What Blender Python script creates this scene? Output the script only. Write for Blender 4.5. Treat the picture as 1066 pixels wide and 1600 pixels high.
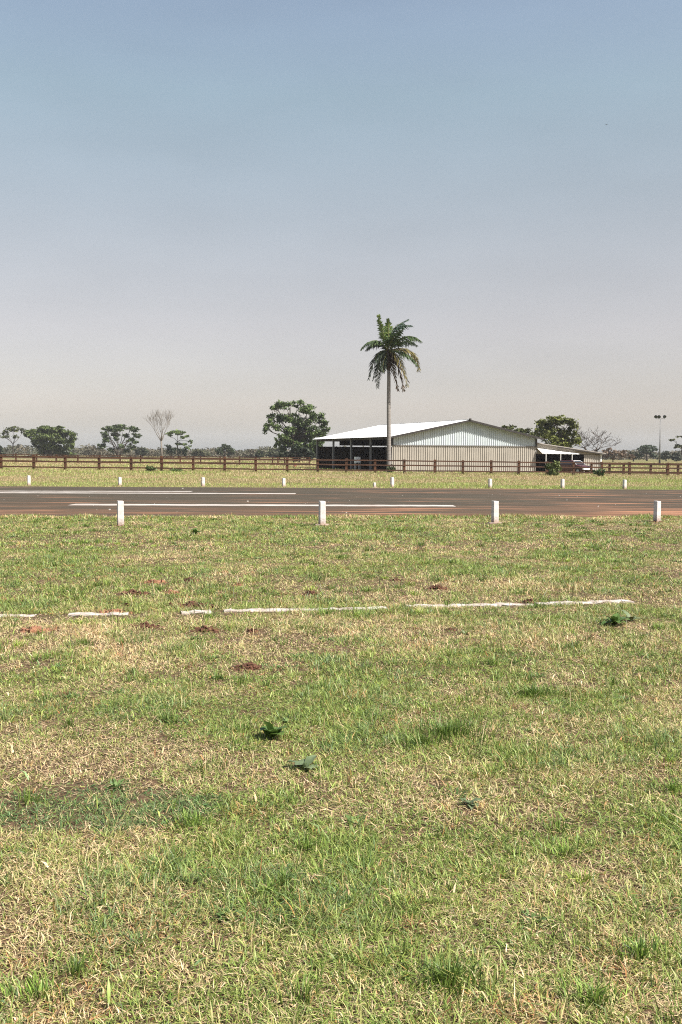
import bpy, math, random
import numpy as np
from mathutils import Vector, Matrix

for o in list(bpy.data.objects):
    bpy.data.objects.remove(o, do_unlink=True)
S = bpy.context.scene
C = S.collection
R = math.radians
rnd = random.Random(7)
rng = np.random.default_rng(11)

# ------------------------------------------------------------------ camera
CAM_H = 1.6
F = 1600.0                      # focal length in photo pixels (photo 1066 x 1600)
PITCH = math.atan(89.0 / F)
ROLL = 0.005
cam = bpy.data.cameras.new('camera')
cam.sensor_fit = 'VERTICAL'
cam.sensor_height = 36.0
cam.lens = 36.0
cam.clip_start = 0.05
cam.clip_end = 9000.0
cam_o = bpy.data.objects.new('camera', cam)
C.objects.link(cam_o)
CM = Matrix.Rotation(math.pi / 2 - PITCH, 3, 'X') @ Matrix.Rotation(ROLL, 3, 'Z')
cam_o.matrix_world = Matrix.Translation((0, 0, CAM_H)) @ CM.to_4x4()
S.camera = cam_o

# ------------------------------------------------------------------ sun, sky, exposure
SUN_EL = R(48.0)
SUN_AZ = math.atan2(-0.50, 0.866)           # towards the sun: right and a little behind the camera
sdir = Vector((math.cos(SUN_EL) * math.cos(SUN_AZ), math.cos(SUN_EL) * math.sin(SUN_AZ), math.sin(SUN_EL)))
sl = bpy.data.lights.new('sun', 'SUN')
sl.energy = 5.0
sl.angle = R(0.5)
sl.color = (1.0, 0.94, 0.84)
so = bpy.data.objects.new('sun', sl)
C.objects.link(so)
so.rotation_euler = sdir.to_track_quat('Z', 'Y').to_euler()
so.location = (0, 0, 60)

w = bpy.data.worlds.new('World')
S.world = w
w.use_nodes = True
nt = w.node_tree
nt.nodes.clear()
wo = nt.nodes.new('ShaderNodeOutputWorld')
bg = nt.nodes.new('ShaderNodeBackground')
sky = nt.nodes.new('ShaderNodeTexSky')
sky.sky_type = 'NISHITA'
sky.sun_disc = False
sky.sun_elevation = SUN_EL
sky.sun_rotation = math.atan2(sdir.x, sdir.y)
sky.air_density = 1.0
sky.dust_density = 3.0
sky.ozone_density = 1.0
sky.altitude = 600
hs = nt.nodes.new('ShaderNodeHueSaturation')
hs.inputs['Saturation'].default_value = 0.8
nt.links.new(sky.outputs[0], hs.inputs['Color'])
# dusty air: the sky turns warm grey towards the horizon
gm = nt.nodes.new('ShaderNodeTexCoord')
sp = nt.nodes.new('ShaderNodeSeparateXYZ')
nt.links.new(gm.outputs['Generated'], sp.inputs[0])
dr = nt.nodes.new('ShaderNodeValToRGB')
dr.color_ramp.interpolation = 'B_SPLINE'
els = dr.color_ramp.elements
stops = ((0.0, (1.20, 1.03, 1.05)), (.03, (1.03, .865, .835)), (.07, (.95, .79, .735)), (.15, (1.03, .80, .68)), (.235, (1.125, .875, .735)), (.33, (1.15, 1.015, .86)), (.41, (1.10, 1.10, .93)), (.7, (1.0, 1.0, 1.0)))
els[0].position, els[0].color = stops[0][0], (*stops[0][1], 1)
els[1].position, els[1].color = stops[-1][0], (*stops[-1][1], 1)
for p_, c_ in stops[1:-1]:
    e_ = els.new(p_)
    e_.color = (*c_, 1)
nt.links.new(sp.outputs['Z'], dr.inputs['Fac'])
ml = nt.nodes.new('ShaderNodeMix')
ml.data_type = 'RGBA'
ml.blend_type = 'MULTIPLY'
ml.inputs[0].default_value = 1.0
nt.links.new(hs.outputs[0], ml.inputs[6])
nt.links.new(dr.outputs[0], ml.inputs[7])
sn = nt.nodes.new('ShaderNodeTexNoise')
sn.inputs['Scale'].default_value = 5.0
sn.inputs['Detail'].default_value = 4.0
sm_ = nt.nodes.new('ShaderNodeMapping')
sm_.inputs['Scale'].default_value = (1, 1, 3.5)
nt.links.new(gm.outputs['Generated'], sm_.inputs['Vector'])
nt.links.new(sm_.outputs[0], sn.inputs['Vector'])
sr = nt.nodes.new('ShaderNodeMapRange')
sr.inputs[1].default_value, sr.inputs[2].default_value = .3, .7
sr.inputs[3].default_value, sr.inputs[4].default_value = .965, 1.035
nt.links.new(sn.outputs['Fac'], sr.inputs[0])
m3 = nt.nodes.new('ShaderNodeVectorMath')
m3.operation = 'SCALE'
nt.links.new(ml.outputs[2], m3.inputs[0])
nt.links.new(sr.outputs[0], m3.inputs['Scale'])
nt.links.new(m3.outputs[0], bg.inputs['Color'])
bg.inputs['Strength'].default_value = 0.10
nt.links.new(bg.outputs[0], wo.inputs['Surface'])

S.view_settings.view_transform = 'Standard'
S.view_settings.look = 'None'
S.view_settings.exposure = 0.86
S.view_settings.gamma = 1.0
S.render.engine = 'CYCLES'
S.cycles.filter_width = 1.1
S.cycles.use_denoising = False          # keep the fine grass crisp
S.cycles.max_bounces = 6
S.cycles.volume_bounces = 0
S.cycles.transparent_max_bounces = 8

# ------------------------------------------------------------------ helpers
def ray(px, py):
    return CM @ Vector(((px - 533.0) / F, (800.0 - py) / F, -1.0))

def W(px, py, D):
    """world point that lies at depth D and appears at photo pixel px,py"""
    r = ray(px, py)
    return Vector((0, 0, CAM_H)) + r * (D / r.y)

def smooth(a, b, t):
    t = np.clip((t - a) / (b - a), 0, 1)
    return t * t * (3 - 2 * t)

def gz(x, y):
    """gentle fall of the land to the right around the fence and the barn"""
    s = smooth(54, 82, y) * (1 - smooth(135, 185, y))
    return (-0.0073 * np.clip(x, -60, 60) - 0.075) * s

def gzf(x, y):
    return float(gz(np.float64(x), np.float64(y)))

def G(px, D):
    p = W(px, 711, D)
    return Vector((p.x, D, gzf(p.x, D)))

class MB:
    def __init__(self):
        self.v, self.f, self.m = [], [], []
    def add(self, vs, fs, mi=0):
        n = len(self.v)
        self.v += [tuple(q) for q in vs]
        self.f += [tuple(i + n for i in q) for q in fs]
        self.m += [mi] * len(fs)
    def box(self, x0, x1, y0, y1, z0, z1, mi=0, M=None):
        vs = [Vector(q) for q in ((x0, y0, z0), (x1, y0, z0), (x1, y1, z0), (x0, y1, z0),
                                  (x0, y0, z1), (x1, y0, z1), (x1, y1, z1), (x0, y1, z1))]
        if M is not None:
            vs = [M @ q for q in vs]
        self.add(vs, [(0, 3, 2, 1), (4, 5, 6, 7), (0, 1, 5, 4), (1, 2, 6, 5), (2, 3, 7, 6), (3, 0, 4, 7)], mi)
    def tube(self, pts, rads, n=6, mi=0, cap=True):
        pts = [Vector(p) for p in pts]
        rings = []
        for i, p in enumerate(pts):
            d = (pts[min(i + 1, len(pts) - 1)] - pts[max(i - 1, 0)])
            if d.length < 1e-9:
                d = Vector((0, 0, 1))
            d.normalize()
            a = Vector((1, 0, 0)) if abs(d.x) < 0.9 else Vector((0, 1, 0))
            u = d.cross(a).normalized()
            v = d.cross(u)
            rings.append([p + (u * math.cos(2 * math.pi * k / n) + v * math.sin(2 * math.pi * k / n)) * rads[i] for k in range(n)])
        vs = [q for r_ in rings for q in r_]
        fs = []
        for i in range(len(pts) - 1):
            for k in range(n):
                k2 = (k + 1) % n
                fs.append((i * n + k, i * n + k2, (i + 1) * n + k2, (i + 1) * n + k))
        if cap:
            fs.append(tuple(range(n - 1, -1, -1)))
            fs.append(tuple((len(pts) - 1) * n + k for k in range(n)))
        self.add(vs, fs, mi)
    def build(self, name, mats, parent=None, smooth_=False, loc=None, bevel=0):
        me = bpy.data.meshes.new(name)
        me.from_pydata(self.v, [], self.f)
        if not isinstance(mats, (list, tuple)):
            mats = [mats]
        for m in mats:
            me.materials.append(m)
        if len(mats) > 1:
            me.polygons.foreach_set('material_index', self.m)
        if smooth_:
            me.polygons.foreach_set('use_smooth', [True] * len(me.polygons))
        me.update()
        o = bpy.data.objects.new(name, me)
        C.objects.link(o)
        if parent is not None:
            o.parent = parent
        if loc is not None:
            o.location = loc
        if bevel:
            b = o.modifiers.new('bevel', 'BEVEL')
            b.width = bevel
            b.segments = 2
            b.limit_method = 'ANGLE'
        return o

def thing(name, label, cat, loc=(0, 0, 0), rz=0.0, group=None):
    o = bpy.data.objects.new(name, None)
    C.objects.link(o)
    o.location = loc
    o.rotation_euler = (0, 0, rz)
    return tag(o, label, cat, group)

def tag(o, label, cat, group=None):
    o['label'] = label
    o['category'] = cat
    if group:
        o['group'] = group
    return o

def kind(o, k):
    o['kind'] = k
    return o

# ------------------------------------------------------------------ materials
def mat(name, col, rough=0.8, var=0.25, scale=3.0, spec=0.3, metal=0.0, col2=None, stretch=None, bump=0.0, detail=6, transl=0.0):
    m = bpy.data.materials.new(name)
    m.use_nodes = True
    n, l = m.node_tree.nodes, m.node_tree.links
    b = n['Principled BSDF']
    b.inputs['Roughness'].default_value = rough
    b.inputs['Specular IOR Level'].default_value = spec
    b.inputs['Metallic'].default_value = metal
    tc = n.new('ShaderNodeTexCoord')
    mp = n.new('ShaderNodeMapping')
    if stretch:
        mp.inputs['Scale'].default_value = stretch
    l.new(tc.outputs['Object'], mp.inputs['Vector'])
    nz = n.new('ShaderNodeTexNoise')
    nz.inputs['Scale'].default_value = scale
    nz.inputs['Detail'].default_value = detail
    nz.inputs['Roughness'].default_value = 0.65
    l.new(mp.outputs[0], nz.inputs['Vector'])
    cr = n.new('ShaderNodeValToRGB')
    cr.color_ramp.elements[0].position = 0.32
    cr.color_ramp.elements[1].position = 0.68
    if col2 is None:
        cr.color_ramp.elements[0].color = (*[c * (1 - var) for c in col], 1)
        cr.color_ramp.elements[1].color = (*[min(1, c * (1 + var)) for c in col], 1)
    else:
        cr.color_ramp.elements[0].color = (*col, 1)
        cr.color_ramp.elements[1].color = (*col2, 1)
    l.new(nz.outputs['Fac'], cr.inputs['Fac'])
    l.new(cr.outputs['Color'], b.inputs['Base Color'])
    if bump:
        bp = n.new('ShaderNodeBump')
        bp.inputs['Strength'].default_value = bump
        bp.inputs['Distance'].default_value = 0.02
        l.new(nz.outputs['Fac'], bp.inputs['Height'])
        l.new(bp.outputs[0], b.inputs['Normal'])
    if transl:
        tr = n.new('ShaderNodeBsdfTranslucent')
        l.new(cr.outputs['Color'], tr.inputs['Color'])
        mx = n.new('ShaderNodeMixShader')
        mx.inputs[0].default_value = transl
        out = n['Material Output']
        l.new(b.outputs[0], mx.inputs[1])
        l.new(tr.outputs[0], mx.inputs[2])
        l.new(mx.outputs[0], out.inputs['Surface'])
    return m

def attr_mat(name, rough=0.7, spec=0.25, transl=0.3):
    m = bpy.data.materials.new(name)
    m.use_nodes = True
    n, l = m.node_tree.nodes, m.node_tree.links
    b = n['Principled BSDF']
    b.inputs['Roughness'].default_value = rough
    b.inputs['Specular IOR Level'].default_value = spec
    a = n.new('ShaderNodeAttribute')
    a.attribute_name = 'tint'
    l.new(a.outputs['Color'], b.inputs['Base Color'])
    tr = n.new('ShaderNodeBsdfTranslucent')
    l.new(a.outputs['Color'], tr.inputs['Color'])
    mx = n.new('ShaderNodeMixShader')
    mx.inputs[0].default_value = transl
    l.new(b.outputs[0], mx.inputs[1])
    l.new(tr.outputs[0], mx.inputs[2])
    l.new(mx.outputs[0], n['Material Output'].inputs['Surface'])
    return m

M_grass = attr_mat('grass_blade', 0.5, 0.4, 0.22)
M_leaf = attr_mat('tree_leaf', 0.6, 0.3, 0.15)
M_white = mat('whitewashed_concrete', (0.42, 0.39, 0.37), 0.85, scale=9, col2=(0.66, 0.635, 0.62), bump=0.3)
def stain(m, col, top):
    n, l = m.node_tree.nodes, m.node_tree.links
    b = n['Principled BSDF']
    old = b.inputs['Base Color'].links[0].from_socket
    tc = n.new('ShaderNodeTexCoord')
    sx = n.new('ShaderNodeSeparateXYZ')
    l.new(tc.outputs['Object'], sx.inputs[0])
    nz = n.new('ShaderNodeTexNoise')
    nz.inputs['Scale'].default_value = 22
    nz.inputs['Detail'].default_value = 5
    l.new(tc.outputs['Object'], nz.inputs['Vector'])
    ma = n.new('ShaderNodeMath')
    ma.operation = 'MULTIPLY_ADD'
    l.new(nz.outputs['Fac'], ma.inputs[0])
    ma.inputs[1].default_value = -.22
    l.new(sx.outputs['Z'], ma.inputs[2])
    mr_ = n.new('ShaderNodeMapRange')
    mr_.inputs[1].default_value, mr_.inputs[2].default_value = -.10, top
    mr_.inputs[3].default_value, mr_.inputs[4].default_value = .85, 0
    l.new(ma.outputs[0], mr_.inputs[0])
    mx = n.new('ShaderNodeMix')
    mx.data_type = 'RGBA'
    l.new(mr_.outputs[0], mx.inputs[0])
    l.new(old, mx.inputs[6])
    mx.inputs[7].default_value = (*col, 1)
    l.new(mx.outputs[2], b.inputs['Base Color'])
stain(M_white, (.24, .14, .09), .06)
M_kerb = mat('worn_white_concrete', (0.20, 0.14, 0.095), 0.9, scale=6, col2=(0.66, 0.62, 0.58), bump=0.5)
M_wood = mat('rust_brown_timber', (0.030, 0.0135, 0.008), 0.75, scale=4, col2=(0.125, 0.054, 0.025), stretch=(1, 1, 0.25), bump=0.3)
M_woodr = mat('dark_brown_rail', (0.026, 0.0115, 0.007), 0.75, scale=2, col2=(0.085, 0.037, 0.018), stretch=(0.3, 1, 3), bump=0.3)
M_roof = mat('white_painted_roof_sheet', (0.80, 0.80, 0.79), 0.45, var=0.04, scale=0.6, spec=0.4)
M_trim = mat('dark_trim', (0.03, 0.026, 0.024), 0.6, var=0.2)
M_blue = mat('pale_galvanised_cladding', (0.45, 0.495, 0.52), 0.5, var=0.07, scale=0.7, spec=0.4)
M_tan = mat('tan_painted_cladding', (0.325, 0.297, 0.258), 0.6, var=0.10, scale=0.7, spec=0.3)
M_darkclad = mat('dark_cladding', (0.045, 0.033, 0.028), 0.8, var=0.3, scale=1.0)  # very dark brown sheet for the far, rear and shed back walls
M_steel = mat('grey_painted_steel', (0.17, 0.17, 0.175), 0.5, var=0.12, scale=4, spec=0.4)
M_lightsteel = mat('light_galvanised_steel', (0.42, 0.42, 0.41), 0.5, var=0.12, scale=4, spec=0.4)
M_paint = mat('white_box_paint', (0.72, 0.74, 0.75), 0.5, var=0.06, scale=3)
M_floor = mat('packed_earth_floor', (0.10, 0.075, 0.055), 0.95, var=0.3, scale=2)
M_bark = mat('grey_brown_bark', (0.042, 0.032, 0.025), 0.9, var=0.4, scale=3, stretch=(1, 1, 0.3))
M_paletwig = mat('bleached_bare_bark', (0.16, 0.14, 0.12), 0.9, var=0.2, scale=2)
M_darktwig = mat('dark_bare_bark', (0.045, 0.034, 0.028), 0.9, var=0.25, scale=2)
M_palmtrunk = mat('grey_palm_trunk', (0.14, 0.125, 0.115), 0.85, scale=1.6, col2=(0.27, 0.25, 0.235), stretch=(.5, .5, 6), bump=0.3)
M_shaft = mat('brown_palm_crownshaft', (0.045, 0.028, 0.02), 0.8, var=0.4, scale=5, stretch=(1, 1, 0.2))
M_soil = mat('dark_red_brown_earth', (0.045, 0.022, 0.014), 0.95, scale=18, col2=(0.16, 0.075, 0.045), bump=0.8)
M_redsoil = mat('orange_red_earth', (0.13, 0.06, 0.035), 0.95, scale=10, col2=(0.34, 0.17, 0.10), bump=0.6)
M_glass = mat('dark_window_glass', (0.03, 0.035, 0.04), 0.08, var=0.05, spec=0.6)
M_maroon = mat('maroon_car_paint', (0.060, 0.011, 0.010), 0.25, var=0.08, spec=0.5)
M_tyre = mat('black_rubber', (0.02, 0.02, 0.02), 0.85, var=0.1)
M_chrome = mat('pale_bumper', (0.70, 0.70, 0.70), 0.35, var=0.05, spec=0.5)
M_lampglass = mat('headlight_glass', (0.65, 0.65, 0.62), 0.15, var=0.05, spec=0.6)
M_black = mat('black_lamp_housing', (0.018, 0.018, 0.02), 0.6, var=0.1)
M_pebble = mat('pale_gravel', (0.50, 0.46, 0.42), 0.9, var=0.2, scale=30)
M_awning = mat('white_awning_sheet', (0.78, 0.78, 0.76), 0.5, var=0.05)

# ------------------------------------------------------------------ value noise on numpy arrays
def vnoise(x, y, scale, seed):
    x = np.asarray(x) / scale
    y = np.asarray(y) / scale
    xi = np.floor(x).astype(np.int64)
    yi = np.floor(y).astype(np.int64)
    fx, fy = x - xi, y - yi
    fx = fx * fx * (3 - 2 * fx)
    fy = fy * fy * (3 - 2 * fy)
    def h(a, b):
        k = (a * 374761393 + b * 668265263 + seed * 974711) & 0x7fffffff
        k = ((k ^ (k >> 13)) * 1274126177) & 0x7fffffff
        k = k ^ (k >> 16)
        return (k & 0xffff) / 65535.0
    return (h(xi, yi) * (1 - fx) + h(xi + 1, yi) * fx) * (1 - fy) + (h(xi, yi + 1) * (1 - fx) + h(xi + 1, yi + 1) * fx) * fy

# ------------------------------------------------------------------ ground: one sheet
def edge_near(x):
    """where the near lawn stops and the runway starts"""
    return 26.3 + 0.075 * x + (vnoise(x, x * 0 + 3.3, 1.6, 5) - 0.5) * 0.7 + (vnoise(x, x * 0 + 9.3, 0.4, 6) - 0.5) * 0.4

def ground_mat():
    m = bpy.data.materials.new('dry_pasture_ground')
    m.use_nodes = True
    n, l = m.node_tree.nodes, m.node_tree.links
    b = n['Principled BSDF']
    b.inputs['Roughness'].default_value = 0.95
    b.inputs['Specular IOR Level'].default_value = 0.1
    tc = n.new('ShaderNodeTexCoord')
    def noise(scale, detail=5, st=None, rough=0.6):
        q = n.new('ShaderNodeTexNoise')
        q.inputs['Scale'].default_value = scale
        q.inputs['Detail'].default_value = detail
        q.inputs['Roughness'].default_value = rough
        if st:
            mp = n.new('ShaderNodeMapping')
            mp.inputs['Scale'].default_value = st
            l.new(tc.outputs['Object'], mp.inputs['Vector'])
            l.new(mp.outputs[0], q.inputs['Vector'])
        else:
            l.new(tc.outputs['Object'], q.inputs['Vector'])
        return q
    def ramp(src, p0, c0, p1, c1):
        r_ = n.new('ShaderNodeValToRGB')
        r_.color_ramp.elements[0].position = p0
        r_.color_ramp.elements[1].position = p1
        r_.color_ramp.elements[0].color = (*c0, 1)
        r_.color_ramp.elements[1].color = (*c1, 1)
        l.new(src.outputs['Fac'], r_.inputs['Fac'])
        return r_
    def mix(f, a, bb):
        q = n.new('ShaderNodeMix')
        q.data_type = 'RGBA'
        l.new(f, q.inputs[0])
        l.new(a, q.inputs[6])
        l.new(bb, q.inputs[7])
        return q.outputs[2]
    straw = ramp(noise(9.0, 8), 0.3, (0.075, 0.052, 0.028), 0.7, (0.32, 0.25, 0.14))
    green = ramp(noise(14.0, 8), 0.3, (0.085, 0.10, 0.028), 0.7, (0.17, 0.185, 0.062))
    patch = ramp(noise(0.11, 7, (0.45, 1, 1), 0.7), 0.44, (0, 0, 0), 0.58, (1, 1, 1))
    c = mix(patch.outputs[0], straw.outputs[0], green.outputs[0])
    soil = ramp(noise(5.0, 6), 0.3, (0.16, 0.085, 0.05), 0.7, (0.33, 0.19, 0.12))
    sm = ramp(noise(0.5, 8, (0.5, 1, 1), 0.75), 0.64, (0, 0, 0), 0.72, (0.8, 0.8, 0.8))
    c = mix(sm.outputs[0], c, soil.outputs[0])
    l.new(c, b.inputs['Base Color'])
    bp = n.new('ShaderNodeBump')
    bp.inputs['Strength'].default_value = 0.5
    bp.inputs['Distance'].default_value = 0.04
    l.new(noise(20, 6).outputs['Fac'], bp.inputs['Height'])
    l.new(bp.outputs[0], b.inputs['Normal'])
    return m

GX = np.array([-3000, -1500, -700, -300, -150, -100, -80] + list(range(-66, 67, 6)) + [80, 100, 150, 300, 700, 1500, 3000], float)
GY = np.array([-3000, -600, -100, -20, 0, 20, 40] + list(range(52, 190, 3)) + [200, 240, 300, 400, 600, 1000, 1800, 3000], float)
gb = MB()
gv = [(x, y, gzf(x, y)) for y in GY for x in GX]
nx = len(GX)
gf = [(j * nx + i, j * nx + i + 1, (j + 1) * nx + i + 1, (j + 1) * nx + i) for j in range(len(GY) - 1) for i in range(nx - 1)]
gb.add(gv, gf)
kind(gb.build('ground', ground_mat(), smooth_=True), 'structure')

# thatch and soil under the lawn, coloured darker for the shade between blades
M_thatch = mat('shade_dark_thatch_soil', (.030, .022, .011), .95, scale=16, col2=(.150, .090, .050), bump=.8, detail=8)
sb = MB()
xs = np.linspace(-40, 40, 161)
sv = []
for x in xs:
    e_ = float(26.25 + .075 * np.clip(x, -14, 14) + (vnoise(np.float64(x), np.float64(4.4), .9, 15) - .5) * .8)
    sv += [(x, -8.0, .004), (x, e_, .004)]
sb.add(sv, [(2 * i, 2 * i + 2, 2 * i + 3, 2 * i + 1) for i in range(len(xs) - 1)])
kind(sb.build('lawn_soil', M_thatch), 'structure')

# runway: asphalt sheet with dirt washed over it
def runway_mat():
    m = bpy.data.materials.new('dusty_asphalt')
    m.use_nodes = True
    n, l = m.node_tree.nodes, m.node_tree.links
    b = n['Principled BSDF']
    b.inputs['Roughness'].default_value = 0.9
    b.inputs['Specular IOR Level'].default_value = 0.2
    tc = n.new('ShaderNodeTexCoord')
    def noise(scale, detail, st, rough=0.6):
        q = n.new('ShaderNodeTexNoise')
        q.inputs['Scale'].default_value = scale
        q.inputs['Detail'].default_value = detail
        q.inputs['Roughness'].default_value = rough
        mp = n.new('ShaderNodeMapping')
        mp.inputs['Scale'].default_value = st
        l.new(tc.outputs['Object'], mp.inputs['Vector'])
        l.new(mp.outputs[0], q.inputs['Vector'])
        return q
    base = n.new('ShaderNodeValToRGB')
    base.color_ramp.elements[0].position = 0.3
    base.color_ramp.elements[1].position = 0.7
    base.color_ramp.elements[0].color = (0.034, 0.028, 0.020, 1)
    base.color_ramp.elements[1].color = (0.076, 0.061, 0.041, 1)
    l.new(noise(1.2, 9, (0.12, 1, 1), 0.75).outputs['Fac'], base.inputs['Fac'])
    # red dust: more towards the near edge and to the right (where soil washes on)
    sx = n.new('ShaderNodeSeparateXYZ')
    l.new(tc.outputs['Object'], sx.inputs[0])
    def mr(sock, a, bb, c, d):
        q = n.new('ShaderNodeMapRange')
        q.inputs[1].default_value, q.inputs[2].default_value = a, bb
        q.inputs[3].default_value, q.inputs[4].default_value = c, d
        l.new(sock, q.inputs[0])
        return q.outputs[0]
    def mth(op, a, bb):
        q = n.new('ShaderNodeMath')
        q.operation = op
        for i, s in enumerate((a, bb)):
            if isinstance(s, (int, float)):
                q.inputs[i].default_value = s
            else:
                l.new(s, q.inputs[i])
        return q.outputs[0]
    near = mr(sx.outputs['Y'], 25.5, 36.0, 0.22, 0.0)
    right = mr(sx.outputs['X'], -6.0, 9.0, 0.0, 0.055)
    f = mth('ADD', mth('ADD', near, right), noise(1.0, 8, (0.09, 0.9, 1), 0.7).outputs['Fac'])
    dust = mr(f, 0.56, 0.90, 0.0, 1.0)
    streak = mr(mth('ADD', mth('ADD', mth('MULTIPLY', near, 0.30), mth('MULTIPLY', right, 0.9)), noise(1.0, 7, (0.16, 2.2, 1), 0.6).outputs['Fac']), 0.60, 0.69, 0.0, 0.85)
    mx = n.new('ShaderNodeMix')
    mx.data_type = 'RGBA'
    l.new(dust, mx.inputs[0])
    l.new(base.outputs[0], mx.inputs[6])
    mx.inputs[7].default_value = (0.135, 0.070, 0.038, 1)
    m2 = n.new('ShaderNodeMix')
    m2.data_type = 'RGBA'
    l.new(streak, m2.inputs[0])
    l.new(mx.outputs[2], m2.inputs[6])
    m2.inputs[7].default_value = (0.36, 0.175, 0.10, 1)
    l.new(m2.outputs[2], b.inputs['Base Color'])
    return m

rb = MB()
xs = np.linspace(-160, 160, 161)
near_e = [float(np.float64(25.7 + 0.072 * np.clip(x, -14, 14))) for x in xs]
far_e = [49.3 + float(vnoise(np.float64(x), np.float64(2.0), 2.5, 8) - 0.5) * 0.7 for x in xs]
rv = []
for x, a, b_ in zip(xs, near_e, far_e):
    rv += [(x, a, 0.012), (x, b_, 0.012)]
rb.add(rv, [(2 * i, 2 * i + 2, 2 * i + 3, 2 * i + 1) for i in range(len(xs) - 1)])
kind(rb.build('runway', runway_mat()), 'structure')

def marking(px0, py0, px1, py1, th, name='runway_marking'):
    def gp(px, py):
        r_ = ray(px, py)
        t = -(CAM_H - 0.016) / r_.z
        return Vector((r_.x * t, r_.y * t))
    a, b_ = gp(px0, py0), gp(px1, py1)
    N = 60
    vs = []
    for i in range(N + 1):
        t = i / N
        p = a.lerp(b_, t)
        j0 = (rnd.random() - 0.5) * 0.12
        j1 = (rnd.random() - 0.5) * 0.12
        vs += [(p.x, p.y - th / 2 + j0, 0.016), (p.x, p.y + th / 2 + j1, 0.016)]
    q = MB()
    q.add(vs, [(2 * i, 2 * i + 2, 2 * i + 3, 2 * i + 1) for i in range(N)])
    return q

M_line = mat('worn_white_road_paint', (0.26, 0.21, 0.17), 0.8, scale=2.2, col2=(0.54, 0.515, 0.49), stretch=(0.35, 1.2, 1), detail=9)
mk = MB()
for a in ((-60, 767.2, 300, 767.8, 0.8), (-60, 769.6, 462, 771.3, 0.9), (112, 788.3, 710, 790.2, 0.95)):
    q = marking(*a)
    mk.add(q.v, q.f)
kind(mk.build('runway_marking', M_line), 'structure')
q = MB()
for i in range(60):
    x, y = rnd.uniform(-16, 17), rnd.uniform(28, 48)
    s = 0.008 + 0.022 * rnd.random() ** 4
    q.box(x - s, x + s * rnd.uniform(.6, 1.6), y - s, y + s, 0.011, 0.012 + s * 1.2)
kind(q.build('loose_gravel', M_pebble), 'stuff')

# ------------------------------------------------------------------ leaf meshes (numpy)
def raw_mesh(name, V, polys, tint, material, parent=None):
    """V (n,3); polys list of (k,m) index arrays; tint (n,3)"""
    me = bpy.data.meshes.new(name)
    me.vertices.add(len(V))
    me.vertices.foreach_set('co', np.ascontiguousarray(V, np.float32).ravel())
    loops = np.concatenate([p.ravel() for p in polys]).astype(np.int32)
    sizes = np.concatenate([np.full(len(p), p.shape[1], np.int32) for p in polys])
    starts = np.concatenate([[0], np.cumsum(sizes)[:-1]]).astype(np.int32)
    me.loops.add(len(loops))
    me.loops.foreach_set('vertex_index', loops)
    me.polygons.add(len(sizes))
    me.polygons.foreach_set('loop_start', starts)
    try:
        me.polygons.foreach_set('loop_total', sizes)
    except Exception:
        pass
    at = me.attributes.new('tint', 'FLOAT_COLOR', 'POINT')
    at.data.foreach_set('color', np.ascontiguousarray(np.c_[tint, np.ones(len(tint))], np.float32).ravel())
    me.materials.append(material)
    me.update(calc_edges=True)
    o = bpy.data.objects.new(name, me)
    C.objects.link(o)
    if parent is not None:
        o.parent = parent
    return o

def leaf_quads(P, size, cols, aspect=0.6, up=0.35):
    """random folded leaf-spray quads centred on P"""
    n = len(P)
    nrm = rng.normal(size=(n, 3))
    nrm[:, 2] = np.abs(nrm[:, 2]) + up
    nrm /= np.linalg.norm(nrm, axis=1)[:, None]
    a = rng.normal(size=(n, 3))
    a -= nrm * (a * nrm).sum(1)[:, None]
    a /= np.linalg.norm(a, axis=1)[:, None]
    b = np.cross(nrm, a)
    s = (size * rng.uniform(0.6, 1.5, n))[:, None]
    V = np.stack([P - a * s, P + b * s * aspect - nrm * s * .15, P + a * s, P - b * s * aspect - nrm * s * .15], 1).reshape(-1, 3)
    I = np.arange(4 * n).reshape(n, 4)
    return V, I, np.repeat(cols, 4, 0)

def lobes_points(lobes, dens, clump=0.3, sparse=1.0):
    """lobes: (centre xyz, rx, ry, rz) in metres -> points in clumps spread through each lobe"""
    out = []
    for c, rx, ry, rz in lobes:
        k = max(4, int(9 * sparse * max(1, (rx * rz) ** 0.5 / 1.2)))
        d = rng.normal(size=(k, 3))
        d /= np.linalg.norm(d, axis=1)[:, None]
        rad = rng.uniform(0.25, 1.0, k)[:, None] ** 0.5
        cc = d * rad * np.array([rx, ry, rz]) * 0.85
        per = max(10, int(2.6 * dens * (rx * rz + rx * ry) / k))
        cr = clump * np.array([max(rx, .5), max(ry, .5), max(rz * 0.9, .35)])
        pts = np.repeat(cc, per, 0) + rng.normal(size=(k * per, 3)) * cr * 0.62
        out.append(pts + np.array(c))
    return np.concatenate(out)

def crown(parent, loc, lobes, dens, size, colA, colB, clump=0.3, sparse=1.0, name='crown'):
    P = lobes_points(lobes, dens, clump, sparse) - np.array(loc)
    n = len(P)
    t = np.clip(vnoise(P[:, 0] + P[:, 1], P[:, 2] * 1.3, max(0.9, size * 3), rnd.randrange(999)) * 0.75 + rng.uniform(0, .35, n), 0, 1)[:, None]
    cols = np.array(colA) * (1 - t) + np.array(colB) * t
    V, I, T = leaf_quads(P, size, cols)
    return raw_mesh(name, V, [I], T, M_leaf, parent)

def px_lobes(lst, D, depth=1.0):
    """lobes given as they measure in the photo, turned into real ellipsoids spread through the crown's depth"""
    k = D / F
    xs_ = [a[0] for a in lst]
    half = (max(xs_) - min(xs_)) / 2 * k
    out = []
    for (px, py, rx, ry) in lst:
        p = W(px, py, D)
        p.y += rnd.uniform(-0.55, 0.55) * half * depth
        out.append(((p.x, p.y, p.z), rx * k, max(rx, ry) * k * 0.9, ry * k))
    return out

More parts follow.
